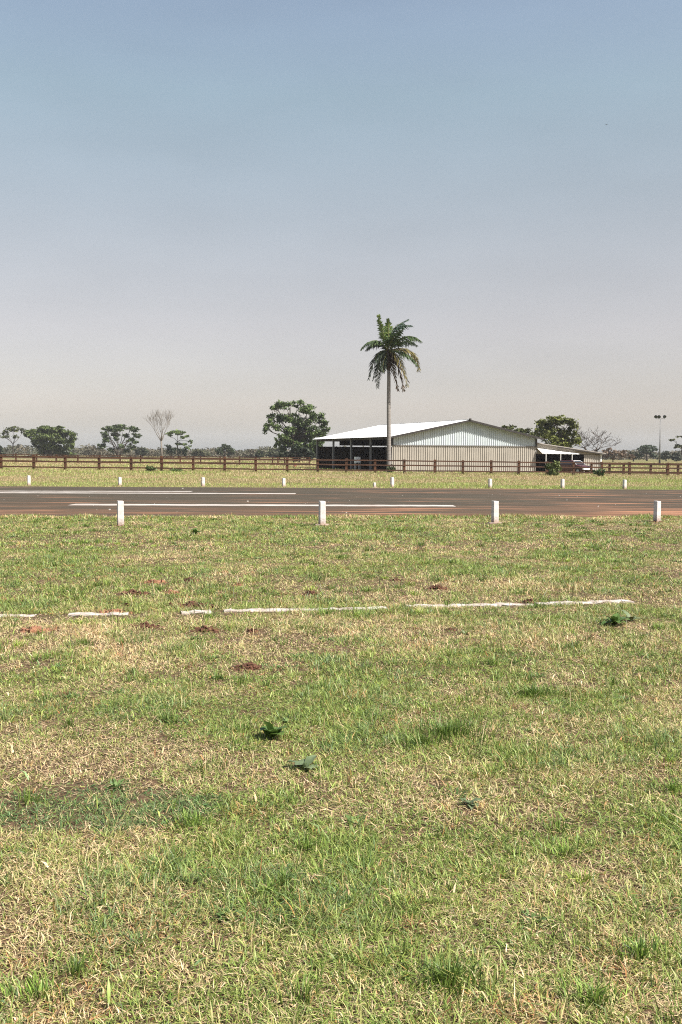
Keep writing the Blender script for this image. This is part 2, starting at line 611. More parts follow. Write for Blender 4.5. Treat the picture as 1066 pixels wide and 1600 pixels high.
def limb(mb, a, b_, r0, r1, bend=0.12, n=6):
    a, b_ = Vector(a), Vector(b_)
    L = (b_ - a).length
    mids = []
    for t in (0.35, 0.7):
        p = a.lerp(b_, t)
        p += Vector((rnd.uniform(-1, 1), rnd.uniform(-1, 1), rnd.uniform(-.3, 1))) * L * bend
        mids.append(p)
    mb.tube([a] + mids + [b_], [r0, r0 * .75 + r1 * .25, r0 * .4 + r1 * .6, r1], n)

def leafy_tree(name, label, cat, D, base, fork, lobes, dens, size, colA, colB, tr=0.3, group=None,
               bark=None, clump=0.3, sparse=1.0, extra_trunks=()):
    b0 = G(base, D)
    t = thing(name, label, cat, b0, 0, group)
    L = px_lobes(lobes, D)
    f = W(fork[0], fork[1], D)
    tm = MB()
    lf = f - b0
    tm.tube([(0, 0, -.1), (lf.x * .2 + tr * .15, 0, lf.z * .3), (lf.x * .7 - tr * .2, 0, lf.z * .7), tuple(lf)], [tr * 1.35, tr, tr * .85, tr * .7], 8)
    for e in extra_trunks:
        q = W(e[0], e[1], D) - b0
        limb(tm, (rnd.uniform(-.3, .3), rnd.uniform(-.3, .3), 0), q, tr * .8, tr * .3, .04)
    lm = MB()
    for (c, rx, ry, rz) in L:
        q = Vector(c) - b0
        limb(lm, lf, q, tr * .32, tr * .07, .09)
        for _ in range(2):
            e = q + Vector((rnd.uniform(-.7, .7) * rx, rnd.uniform(-.7, .7) * ry, rnd.uniform(-.2, .7) * rz))
            limb(lm, lf.lerp(q, rnd.uniform(.5, .9)), e, tr * .16, tr * .05, .1, 4)
    trunk = tm.build('trunk', bark or M_bark, t, True)
    lm.build('limbs', bark or M_bark, t, True)
    crown(t, b0, L, dens, size, colA, colB, clump, sparse)
    return t

def bare_tree(name, label, D, base, h_trunk, H, spread, material, seed, lean=0.0, tr=0.2, up=0.5, levels=5, group=None, forks=(4, 3), minr=.02):
    r_ = random.Random(seed)
    b0 = G(base, D)
    t = thing(name, label, 'tree', b0, 0, group)
    tm, bm = MB(), MB()
    tm.tube([(0, 0, -.1), (lean * .2, 0, h_trunk * .5), (lean * .5, 0, h_trunk)], [tr * 1.3, tr, tr * .8], 8)
    def grow(p, d, L, rad, lev):
        pts, rr = [p], [rad]
        for i in range(3):
            d = (d + Vector((r_.uniform(-.25, .25), r_.uniform(-.25, .25), r_.uniform(-.1, .25)))).normalized()
            p = p + d * L / 3
            pts.append(p)
            rr.append(rad * (1 - .17 * (i + 1)))
        bm.tube(pts, rr, 5 if lev < 2 else 3, cap=False)
        if lev >= levels:
            return
        for i in range(forks[0] if lev == 0 else forks[1]):
            nd = (d + Vector((r_.uniform(-1, 1) * spread, r_.uniform(-1, 1) * spread, r_.uniform(-.2, .7) * up))).normalized()
            st = pts[-1] if i < 2 else pts[2]
            grow(st, nd, L * r_.uniform(.6, .85), max(rr[-1] * r_.uniform(.55, .75), minr), lev + 1)
    top = Vector((lean * .5, 0, h_trunk))
    L0 = (H - h_trunk) * .34
    for i in range(forks[0]):
        a = 2 * math.pi * (i + r_.random() * .6) / forks[0]
        grow(top - Vector((0, 0, .1)), Vector((math.cos(a) * spread + lean * .15, math.sin(a) * spread, 1.0 * (up + .4))).normalized(), L0, tr * .6, 1)
    tm.build('trunk', material, t, True)
    bm.build('branches', material, t)
    return t

# ------------------------------------------------------------------ barn
BO = Vector((5.3, 107.0, 0))
BO.z = gzf(BO.x, BO.y) - 0.02
BA = R(22.0)
BW, BL, EH, RH = 17.5, 22.2, 3.72, 5.50
barn = thing('barn', 'long metal barn with white roof, open side and tan and pale ribbed gable', 'barn', BO, BA)
OV = 0.80                        # roof overhang in front of the gable
SO = 0.55                        # overhang at the eaves

def roof_z(u):
    return RH - abs(u - BW / 2) / (BW / 2) * (RH - EH)

def ribbed(mb, u0, u1, zlow, zhigh, pitch=0.265, depth=0.068, y0=0.0, sgn=-1):
    """trapezoid-ribbed sheet in the u-z plane, ribs standing out towards sgn*y"""
    prof = []
    u = u0
    while u < u1 - 1e-6:
        for du, d in ((0, 0), (0.55, 0), (0.66, 1), (0.89, 1)):
            uu = u + du * pitch
            if uu < u1:
                prof.append((uu, y0 + sgn * d * depth))
        u += pitch
    prof.append((u1, y0))
    vs = []
    for uu, yy in prof:
        vs += [(uu, yy, zlow(uu)), (uu, yy, zhigh(uu))]
    mb.add(vs, [(2 * i, 2 * i + 2, 2 * i + 3, 2 * i + 1) for i in range(len(prof) - 1)])

BELT = 2.80
q = MB(); ribbed(q, 0, BW, lambda u: 0.12 - 0.25, lambda u: BELT)
q.box(0, BW, 0.004, 0.06, -0.2, BELT - .01)
low = q.build('lower_cladding', M_tan, barn)
q = MB(); ribbed(q, 0, BW, lambda u: BELT + 0.05, lambda u: roof_z(u) - 0.03, y0=-0.05)
q.add([(0, 0.01, BELT + .06), (BW, 0.01, BELT + .06), (BW, 0.01, EH - .05), (BW / 2, 0.01, RH - .05), (0, 0.01, EH - .05)], [(4, 3, 2, 1, 0)])
q.build('upper_cladding', M_blue, barn)
q = MB(); q.box(-.03, BW + .03, -0.139, -0.088, BELT - 0.03, BELT + 0.045)
q.build('flashing', M_steel, barn)
q = MB()
q.box(-0.06, 0.05, -0.17, -0.14, BELT, EH - .02)
q.build('corner_trim', M_trim, barn)
q = MB()
q.box(BW - .16, BW + 0.06, -0.18, -0.14, BELT - .05, EH - .05)
q.build('corner_trim', M_trim, barn)

def roof_sheet(side):
    mb = MB()
    sl = (RH - EH) / (BW / 2)
    u0, u1 = (-SO, BW / 2) if side < 0 else (BW / 2, BW + SO)
    zf = lambda u: RH - abs(u - BW / 2) * sl
    n = 86
    vs = []
    ys = np.linspace(-OV, BL + .25, n * 4 + 1)
    for i, y in enumerate(ys):
        d = (0, 0, 0.035, 0.035)[i % 4]
        vs += [(u0, y, zf(u0) + .05 + d), (u1, y, zf(u1) + .05 + d)]
    mb.add(vs, [(2 * i, 2 * i + 1, 2 * i + 3, 2 * i + 2) for i in range(len(ys) - 1)])
    vs = [(u0, -OV, zf(u0) + .035), (u1, -OV, zf(u1) + .035), (u1, BL + .25, zf(u1) + .035), (u0, BL + .25, zf(u0) + .035)]
    mb.add(vs, [(0, 3, 2, 1)])
    return mb
for s in (-1, 1):
    r_o = roof_sheet(s).build('roof', M_roof, barn)
    fb = MB()
    sl = (RH - EH) / (BW / 2)
    ua, ub = (-SO, BW / 2) if s < 0 else (BW / 2, BW + SO)
    za, zb = (EH - SO * sl, RH) if s < 0 else (RH, EH - SO * sl)
    fb.add([(ua, -OV - .03, za - .13), (ub, -OV - .03, zb - .13), (ub, -OV - .03, zb + .075), (ua, -OV - .03, za + .075),
            (ua, -OV + .03, za - .13), (ub, -OV + .03, zb - .13), (ub, -OV + .03, zb + .03), (ua, -OV + .03, za + .03)],
           [(0, 1, 2, 3), (7, 6, 5, 4), (3, 2, 6, 7), (0, 4, 5, 1), (0, 3, 7, 4), (1, 5, 6, 2)])
    fb.build('barge_board', M_trim, r_o)
q = MB(); q.box(BW / 2 - .18, BW / 2 + .18, -OV + .06, BL + .25, RH + .09, RH + .115)
q.build('ridge_cap', M_roof, barn)
q = MB(); q.box(BW / 2 - .1, BW / 2 + .1, -OV - .12, -OV + .05, RH + .0, RH + .2)
q.build('ridge_finial', M_trim, barn)
# open long side: posts, eave beam, trusses
for i in range(1, 5):
    v = BL * i / 4 - (0.1 if i == 4 else 0)
    q = MB(); q.box(-.10, .10, v - .1, v + .1, -.2, EH - .03)
    q.build('post', M_steel, barn, bevel=.01)
q = MB(); q.box(-.06, .06, 0.1, BL, EH - .3, EH - .05); q.build('eave_beam', M_trim, barn)
for i in range(1, 5):
    v = BL * i / 4
    q = MB()
    q.box(0.1, BW - .1, v - .05, v + .05, EH - .3, EH - .16)
    for k in range(1, 10):
        u = BW * k / 10
        q.box(u - .04, u + .04, v - .04, v + .04, EH - .16, roof_z(u) - .1)
    for sgn in (-1, 1):
        e0, e1 = (0.1, BW / 2) if sgn < 0 else (BW / 2, BW - .1)
        q.add([(e0, v - .05, roof_z(e0) - .2), (e1, v - .05, roof_z(e1) - .2), (e1, v - .05, roof_z(e1) - .06), (e0, v - .05, roof_z(e0) - .06),
               (e0, v + .05, roof_z(e0) - .2), (e1, v + .05, roof_z(e1) - .2), (e1, v + .05, roof_z(e1) - .06), (e0, v + .05, roof_z(e0) - .06)],
              [(0, 1, 2, 3), (7, 6, 5, 4), (3, 2, 6, 7), (0, 4, 5, 1)])
    q.build('truss', M_trim, barn)
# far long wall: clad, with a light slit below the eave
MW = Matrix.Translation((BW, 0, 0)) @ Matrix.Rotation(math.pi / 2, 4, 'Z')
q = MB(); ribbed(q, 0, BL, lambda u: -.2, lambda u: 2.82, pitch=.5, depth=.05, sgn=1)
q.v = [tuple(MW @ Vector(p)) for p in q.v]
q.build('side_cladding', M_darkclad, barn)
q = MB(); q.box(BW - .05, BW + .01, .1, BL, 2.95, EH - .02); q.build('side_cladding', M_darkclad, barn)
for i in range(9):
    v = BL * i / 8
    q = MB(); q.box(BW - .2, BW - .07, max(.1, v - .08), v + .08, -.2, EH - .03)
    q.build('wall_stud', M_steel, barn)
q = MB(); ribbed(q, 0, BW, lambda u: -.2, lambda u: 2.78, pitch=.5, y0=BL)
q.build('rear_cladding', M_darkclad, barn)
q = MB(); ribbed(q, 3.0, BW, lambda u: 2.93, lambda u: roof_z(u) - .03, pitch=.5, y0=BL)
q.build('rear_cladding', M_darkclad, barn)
q = MB(); q.box(0.05, BW - .25, .1, BL - .1, -.1, .06); q.build('floor', M_floor, barn)

# ------------------------------------------------------------------ lean-to shed on the right
g2 = Vector((math.cos(BA), math.sin(BA), 0))
LO = BO + g2 * (BW + .08)
LO.z = gzf(LO.x, LO.y)
shed = thing('lean_to_shed', 'low open-fronted lean-to shed with white awning against the barn', 'shed', LO, BA)
LS, LD = 8.5, 9.0
def lz(u):
    return 3.22 - 1.05 * u / LS
q = MB()
vs = []
for i in range(49):
    y = -.45 + (LD + .45) * i / 48
    d = (.0, .03)[i % 2]
    vs += [(0, y, lz(0) + .06 + d), (LS + .5, y, lz(LS + .5) + .06 + d)]
q.add(vs, [(2 * i, 2 * i + 1, 2 * i + 3, 2 * i + 2) for i in range(48)])
q.add([(0, -.45, lz(0)), (LS + .5, -.45, lz(LS + .5)), (LS + .5, LD, lz(LS + .5)), (0, LD, lz(0)),
       (0, -.45, lz(0) + .05), (LS + .5, -.45, lz(LS + .5) + .05), (LS + .5, LD, lz(LS + .5) + .05), (0, LD, lz(0) + .05)],
      [(0, 3, 2, 1), (0, 1, 5, 4), (1, 2, 6, 5), (2, 3, 7, 6), (3, 0, 4, 7)])
rs = q.build('roof', mat('weathered_roof_sheet', (.33, .30, .27), .6, var=.15, scale=1.2), shed)
q = MB()
q.add([(2.5, -.47, lz(2.5) - .14), (LS + .5, -.47, lz(LS + .5) - .14), (LS + .5, -.47, lz(LS + .5) - .01), (2.5, -.47, lz(2.5) - .01),
       (2.5, -.43, lz(2.5) - .14), (LS + .5, -.43, lz(LS + .5) - .14), (LS + .5, -.43, lz(LS + .5) - .01), (2.5, -.43, lz(2.5) - .01)],
      [(0, 1, 2, 3), (7, 6, 5, 4), (3, 2, 6, 7), (0, 4, 5, 1)])
q.build('barge_board', M_trim, rs)
q = MB(); ribbed(q, 0, LS, lambda u: min(2.05, lz(u) - .1), lambda u: lz(u) - .02, pitch=.3, depth=.04)
q.build('upper_cladding', M_tan, shed)
q = MB(); ribbed(q, 6.3, LS, lambda u: -.2, lambda u: min(2.02, lz(u) - .1), pitch=.3, depth=.05)
q.build('front_cladding', M_tan, shed)
q = MB()
N = 28
vs = []
for i in range(N * 2 + 1):
    u = .02 + 4.85 * i / (N * 2)
    d = .0 if i % 2 else .035
    vs += [(u, -.03, 2.72 - .05 * u + d - .1 * u * .6), (u, -1.15, 2.13 + d - .012 * u), (u, -1.15, 2.07 + (d * 2.2) - .012 * u)]
fs = []
for i in range(N * 2):
    for k in range(2):
        fs.append((3 * i + k, 3 * i + k + 1, 3 * i + 3 + k + 1, 3 * i + 3 + k))
q.add(vs, fs)
aw = q.build('awning', M_awning, shed)
for u in (.55, 2.45, 3.95):
    q = MB(); q.box(u - .045, u + .045, -1.12, -1.03, -.2, 2.10)
    q.build('post', M_lightsteel, shed)
q = MB(); q.box(LS - .04, LS + .1, -.14, -.04, -.2, lz(LS) - .05); q.build('corner_post', M_paint, shed)
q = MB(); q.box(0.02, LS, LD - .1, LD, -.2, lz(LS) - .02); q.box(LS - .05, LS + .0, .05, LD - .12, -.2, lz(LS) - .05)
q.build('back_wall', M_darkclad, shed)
q = MB(); q.box(.05, LS - .06, .0, LD - .15, -.1, .05); q.build('floor', M_floor, shed)

# white cabinet on legs by the open side of the barn
cp = G(558.5, 112.5)
cab = thing('cabinet', 'white metal cabinet on legs before the open side of the barn', 'cabinet', cp, BA)
q = MB(); q.box(-.29, .29, -.22, .22, .85, 1.5); cb = q.build('box_body', M_paint, cab, bevel=.015)
q = MB(); q.box(-.26, .26, -.235, -.222, .88, 1.47); dd = q.build('door', M_paint, cab)
q = MB(); q.box(.17, .2, -.26, -.236, 1.1, 1.22); q.build('handle', M_steel, dd)
for sx_ in (-1, 1):
    for sy in (-1, 1):
        q = MB(); q.box(sx_ * .25 - .03, sx_ * .25 + .03, sy * .18 - .03, sy * .18 + .03, -.1, .848); q.build('leg', M_lightsteel, cab)

# ------------------------------------------------------------------ car
cp = G(896, 109.5)
car = thing('parked_car', 'dark maroon hatchback with pale bumper parked before the lean-to shed', 'car', cp, R(-52))
Lc, Wc = 4.0, 1.64
def section(x, hw, zs):
    return [(x, -hw, zs[0]), (x, -hw * 1.0, zs[1]), (x, -hw * zs[4], zs[2]), (x, -hw * .66, zs[3]),
            (x, hw * .66, zs[3]), (x, hw * zs[4], zs[2]), (x, hw, zs[1]), (x, hw, zs[0])]
secs = [(-2.0, .74, (.38, .55, .72, .76, .97)), (-1.9, .80, (.28, .6, .88, .92, .97)), (-1.55, .82, (.25, .6, .95, 1.30, .97)), (-1.25, .82, (.25, .6, .96, 1.42, .97)),
        (.15, .82, (.25, .6, .95, 1.43, .97)), (.45, .82, (.25, .6, .94, 1.34, .97)), (1.0, .82, (.25, .6, .90, .93, .97)), (1.75, .80, (.28, .58, .80, .83, .96)),
        (1.97, .74, (.38, .52, .68, .71, .95))]
q = MB()
vs = []
for s in secs:
    vs += section(*s)
fs = []
for i in range(len(secs) - 1):
    for k in range(8):
        k2 = (k + 1) % 8
        fs.append((i * 8 + k, i * 8 + k2, (i + 1) * 8 + k2, (i + 1) * 8 + k))
fs += [tuple(range(7, -1, -1)), tuple((len(secs) - 1) * 8 + k for k in range(8))]
q.add(vs, fs)
q.build('body', M_maroon, car, bevel=.03)
q = MB(); q.add([(.53, -.51, 1.325), (.53, .51, 1.325), (1.0, .70, .97), (1.0, -.70, .97)], [(0, 3, 2, 1)])
q.v = [(x + .03, y, z + .02) for x, y, z in q.v]
ws = q.build('windscreen', M_glass, car)
q = MB()
q.tube([(1.03, -.74, .97), (.5, -.55, 1.37), (.5, .55, 1.37), (1.03, .74, .97)], [.035] * 4, 5)
q.build('screen_trim', M_chrome, ws)
for s in (-1, 1):
    q = MB()
    q.add([(-1.35, s * .80, .98), (.62, s * .80, .98), (.3, s * .60, 1.32), (-1.25, s * .585, 1.35)], [(0, 1, 2, 3) if s < 0 else (3, 2, 1, 0)])
    q.v = [(x, y + s * .02, z) for x, y, z in q.v]
    q.build('side_window', M_glass, car)
q = MB(); q.box(1.86, 2.06, -.80, .80, .42, .60); q.build('bumper', M_chrome, car, bevel=.03)
q = MB(); q.box(-2.07, -1.9, -.80, .80, .42, .60); q.build('bumper', M_chrome, car, bevel=.03)
for s in (-1, 1):
    q = MB(); q.box(1.9, 1.985, s * .56 - .14, s * .56 + .14, .615, .715); q.build('headlight', M_lampglass, car, bevel=.02)
    for x in (-1.25, 1.28):
        q = MB(); q.tube([(x, s * .68, .3), (x, s * .835, .3)], [.30, .30], 18)
        wl = q.build('wheel', M_tyre, car)
        q = MB(); q.tube([(x, s * .836, .3), (x, s * .85, .3)], [.18, .16], 14); q.build('hub_cap', M_lightsteel, wl)
q = MB(); q.box(1.96, 2.0, -.38, .38, .61, .68); q.build('grille', M_black, car)

# ------------------------------------------------------------------ fences
def fence_posts(label, name, pts, H, pw, rails, post_m, rail_m, cat='fence', rail_h=.12):
    """pts: ground points along the fence"""
    c = pts[len(pts) // 2]
    t = thing(name, label, cat, c)
    for p in pts:
        q = MB()
        l = p - c
        hw = pw / 2
        dz = H + rnd.uniform(-.04, .06)
        tx, ty = rnd.uniform(-.012, .012), rnd.uniform(-.012, .012)
        vs = [(l.x - hw, l.y - hw, l.z - .3), (l.x + hw, l.y - hw, l.z - .3), (l.x + hw, l.y + hw, l.z - .3), (l.x - hw, l.y + hw, l.z - .3)]
        hw2 = hw * .93
        vs += [(l.x + a * hw2 + tx * dz * 2, l.y + b_ * hw2 + ty * dz, l.z + dz - (.02 if b_ > 0 else 0)) for a, b_ in ((-1, -1), (1, -1), (1, 1), (-1, 1))]
        q.add(vs, [(0, 3, 2, 1), (4, 5, 6, 7), (0, 1, 5, 4), (1, 2, 6, 5), (2, 3, 7, 6), (3, 0, 4, 7)])
        q.build('post', post_m, t, bevel=.012)
    for rh in rails:
        q = MB()
        for a, b_ in zip(pts[:-1], pts[1:]):
            la, lb = a - c, b_ - c
            d = (lb - la)
            nrm = Vector((d.y, -d.x, 0)).normalized()
            if nrm.y > 0:
                nrm = -nrm
            off0, off1 = nrm * (pw / 2 + .003), nrm * (pw / 2 + .045)
            ja, jb = rnd.uniform(-.018, .018), rnd.uniform(-.018, .018)
            hh = rail_h / 2
            e = d.normalized() * .004
            A = la + Vector((0, 0, rh + ja)) + e
            B = lb + Vector((0, 0, rh + jb)) - e
            up = Vector((0, 0, hh))
            q.add([A + off1 - up, B + off1 - up, B + off1 + up, A + off1 + up, A + off0 - up, B + off0 - up, B + off0 + up, A + off0 + up],
                  [(0, 1, 2, 3), (7, 6, 5, 4), (3, 2, 6, 7), (0, 4, 5, 1), (0, 3, 7, 4), (1, 5, 6, 2)])
        q.build('rail', rail_m, t)
    return t

def on_line(px, A, B):
    """point where the sight line of column px crosses ground line A-B"""
    k = ray(px, 711)
    s = k.x / k.y
    t = (A[0] - s * A[1]) / (s * (B[1] - A[1]) - (B[0] - A[0]))
    x, y = A[0] + t * (B[0] - A[0]), A[1] + t * (B[1] - A[1])
    return Vector((x, y, gzf(x, y)))
FA, FB = (-30.0, 90.0), (29.2, 99.0)
fpx = [-146, -97, -47, 1.5, 53, 102, 155, 205, 253, 302, 351, 400, 449, 496.5, 541, 586.5, 632, 679.5, 723.5, 768, 811, 855, 897, 941, 984.5, 1043.5, 1090, 1135]
fence_posts('rust brown three-rail timber fence running along the far side of the runway', 'timber_fence',
            [on_line(p, FA, FB) for p in fpx], 1.33, .235, (.30, .78, 1.21), M_wood, M_woodr)
RA, RB_ = (-50.0, 148.0), (-5.0, 152.0)
rpx = [-100, -70, -38, -6, 25, 57, 88, 122, 156, 188, 220, 251, 282, 313.5, 344, 374.5, 400, 426, 434.5, 445, 484]
fence_posts('brown timber rail fence crossing the pasture in front of the distant trees', 'timber_fence',
            [on_line(p, RA, RB_) for p in rpx], 1.30, .20, (.35, .80, 1.2), M_wood, M_woodr, rail_h=.10)
SA, SB = (27.0, 108.0), (40.0, 107.0)
fence_posts('short brown paddock fence with thick corner post beside the lean-to shed', 'timber_fence',
            [on_line(p, SA, SB) for p in (925, 953, 975, 1017, 1060, 1103)], 1.2, .23, (.30, .72, 1.08), M_wood, M_woodr)

# ------------------------------------------------------------------ white marker posts
def marker(px, base_y, h, wdt, label, plate=False, rz=R(24), group='white concrete marker posts along the runway', soil=False, tilt=0.0):
    r_ = ray(px, base_y)
    t_ = -CAM_H / r_.z
    p = Vector((r_.x * t_, r_.y * t_, 0))
    t = thing('marker_post', label, 'marker post', p, rz + rnd.uniform(-.08, .08), group)
    t.rotation_euler.x, t.rotation_euler.y = rnd.uniform(-.02, .02), rnd.uniform(-.018, .018)
    q = MB()
    s = wdt / 2
    q.add([(-s, -s, -.1), (s, -s, -.1), (s, s, -.1), (-s, s, -.1), (-s * .95 + tilt, -s * .95, h), (s * .95 + tilt, -s * .95, h - .008), (s * .95 + tilt, s * .95, h), (-s * .95 + tilt, s * .95, h + .004)],
          [(0, 3, 2, 1), (4, 5, 6, 7), (0, 1, 5, 4), (1, 2, 6, 5), (2, 3, 7, 6), (3, 0, 4, 7)])
    q.build('shaft', M_white, t, bevel=.008)
    if plate:
        q = MB()
        a = wdt * 1.15
        Mz = Matrix.Rotation(-rz + .08, 4, 'Z')
        q.box(-a, a, -a * .8, a * .8, -.03, .035, M=Mz)
        q.build('base_plate', M_white, t, bevel=.01)
    if soil:
        blob('earth_collar', t, (0, 0, -.01), (.20, .16, .05), M_soil, 3)
    return p

def blob(name, parent, loc, rad, material, seed, n=9, m=14, rough=.35, crumbs=70):
    """lumpy clod of earth: a dome of many small crumbs"""
    r_ = random.Random(seed)
    q = MB()
    vs, fs = [], []
    for i in range(n + 1):
        ph = math.pi / 2 * (i / n)
        for j in range(m):
            th = 2 * math.pi * j / m
            k = 1 + r_.uniform(-rough, rough) + .25 * math.sin(th * 2 + seed) + .2 * math.sin(th * 3 + seed * 2)
            vs.append((loc[0] + rad[0] * .75 * math.cos(th) * math.cos(ph) * k, loc[1] + rad[1] * .75 * math.sin(th) * math.cos(ph) * k, loc[2] + rad[2] * .55 * math.sin(ph) * (1 + r_.uniform(-rough, rough))))
    for i in range(n):
        for j in range(m):
            j2 = (j + 1) % m
            fs.append((i * m + j, i * m + j2, (i + 1) * m + j2, (i + 1) * m + j))
    q.add(vs, fs)
    for _ in range(crumbs):
        a, d = r_.uniform(0, 6.28), abs(r_.gauss(0, .62))
        s = (.03 + .13 * r_.random() ** 2) * max(rad[0], rad[1])
        c = Vector((loc[0] + rad[0] * math.cos(a) * d, loc[1] + rad[1] * math.sin(a) * d, loc[2] + rad[2] * max(0.12, 1 - d * .9) * .9))
        pv_ = []
        Mx = Matrix.Translation(c) @ Matrix.Rotation(r_.uniform(0, 3), 4, Vector((r_.random(), r_.random(), r_.random() + .1)).normalized())
        for (ax, ay, az_) in ((-1, -1, -1), (1, -1, -1), (1, 1, -1), (-1, 1, -1), (-1, -1, 1), (1, -1, 1), (1, 1, 1), (-1, 1, 1)):
            pv_.append(Mx @ Vector((ax * s * r_.uniform(.4, 1.1), ay * s * r_.uniform(.4, 1.0), az_ * s * r_.uniform(.3, .8))))
        q.add(pv_, [(0, 3, 2, 1), (4, 5, 6, 7), (0, 1, 5, 4), (1, 2, 6, 5), (2, 3, 7, 6), (3, 0, 4, 7)])
    return q.build(name, material, parent)

NEAR_POSTS = []
for a in ((188.5, 822.5, .565, .135, 'leftmost white marker post on the near edge of the runway, dark earth at its foot', False, True),
          (503.5, 821.5, .56, .135, 'white marker post on a wide base plate, second from the left on the near edge', True, False),
          (773.5, 818.5, .54, .135, 'white marker post on a base plate in front of the tan gable', True, False),
          (1026.5, 816, .52, .13, 'rightmost white marker post on the near edge of the runway', False, True)):
    NEAR_POSTS.append(marker(a[0], a[1], a[2], a[3], a[4], plate=a[5], soil=a[6]))
FAR_POSTS = []
for a in ((45.5, 758.6, .50, 'far marker post at the left edge, first from the left beyond the runway'),
          (187.5, 759.3, .44, 'far white marker post seen just above the leftmost near post'),
          (317.5, 760.0, .45, 'far white marker post below the small bright green tree, third from the left'),
          (443.5, 760.8, .44, 'far white marker post below the big leafy tree'),
          (613.0, 761.3, .50, 'far white marker post below the palm tree'),
          (766.0, 762.5, .46, 'far white marker post below the middle of the tan gable'),
          (879.0, 763.2, .47, 'far white marker post below the parked maroon car'),
          (976.0, 764.0, .46, 'rightmost far marker post, below the paddock fence corner')):
    FAR_POSTS.append(marker(a[0], a[1], a[2], .15, a[3], rz=R(28)))
FAR_POSTS.append(marker(585.5, 762.6, .27, .11, 'broken stub of a marker post on a pale base beside the palm', plate=True, group=None))

# ------------------------------------------------------------------ floodlight mast
fp = G(1031, 190)
fl = thing('floodlight_mast', 'slim tall floodlight mast standing in the pasture at the right', 'light pole', fp)
HM = 8.6
q = MB(); q.tube([(0, 0, 1.0), (0, 0, HM * .55), (0, 0, HM)], [.125, .10, .075], 10); q.build('pole', M_steel, fl, True)
q = MB(); q.tube([(0, 0, -.2), (0, 0, 1.0)], [.19, .17], 10); q.box(-.35, .35, -.35, .35, -.2, .08); q.build('base', M_trim, fl)
q = MB(); q.box(-.85, .85, -.05, .05, HM - .06, HM + .02); q.build('crossbar', M_steel, fl)
for x, yaw in ((-.85, -.5), (-.28, -.3), (.70, .4)):
    Mx = Matrix.Translation((x, 0, HM + .42)) @ Matrix.Rotation(yaw, 4, 'Z') @ Matrix.Rotation(R(35), 4, 'X')
    q = MB()
    q.tube([Mx @ Vector((0, .22, 0)), Mx @ Vector((0, .05, 0)), Mx @ Vector((0, -.18, 0))], [.13, .27, .32], 12)
    lh = q.build('floodlight', M_black, fl)
    q = MB(); q.tube([Mx @ Vector((0, -.182, 0)), Mx @ Vector((0, -.195, 0))], [.28, .28], 12); q.build('lens', M_glass, lh)
    q = MB(); q.box(x - .03, x + .03, -.03, .03, HM + .02, HM + .3); q.build('bracket', M_steel, lh)

# ------------------------------------------------------------------ palm
PD = 104.0
pb = G(608.3, PD)
palm = thing('palm_tree', 'tall single palm with grey trunk and ragged drooping fronds before the barn', 'palm tree', pb)
def pl(zx, zy, dy=0.0):
    """point given in the enlarged view of the palm (x 6.154 from photo pixel 540,480)"""
    p = W(540 + zx / 6.157, 480 + zy / 6.154, PD + dy)
    return p - pb
trk = [(0, 0, -.2), (0, 0, .6), (-.03, 0, 2.4), tuple(pl(417, 1150)), tuple(pl(416, 950)), tuple(pl(416, 820)), tuple(pl(417, 680)), tuple(pl(416, 600))]
trk = [tuple(Vector(p)) for p in trk]
q = MB(); q.tube(trk, [.33, .25, .225, .205, .20, .19, .175, .16], 16); q.build('trunk', M_palmtrunk, palm, True)
q = MB(); q.tube([pl(416, 602), pl(412, 560), pl(405, 500), pl(408, 440), pl(412, 400)], [.19, .26, .27, .20, .10], 12)
for k in range(9):
    a = k * .7
    q.tube([pl(408, 470) + Vector((.2 * math.cos(a), .2 * math.sin(a), 0)), pl(404 + 25 * math.cos(a), 560, .2 * math.sin(a)) + Vector((.12 * math.cos(a), .12 * math.sin(a), 0)), pl(400 + 34 * math.cos(a), 590 + 18 * math.sin(k), .3 * math.sin(a))], [.07, .06, .02], 5)
q.build('crownshaft', M_shaft, palm, True)

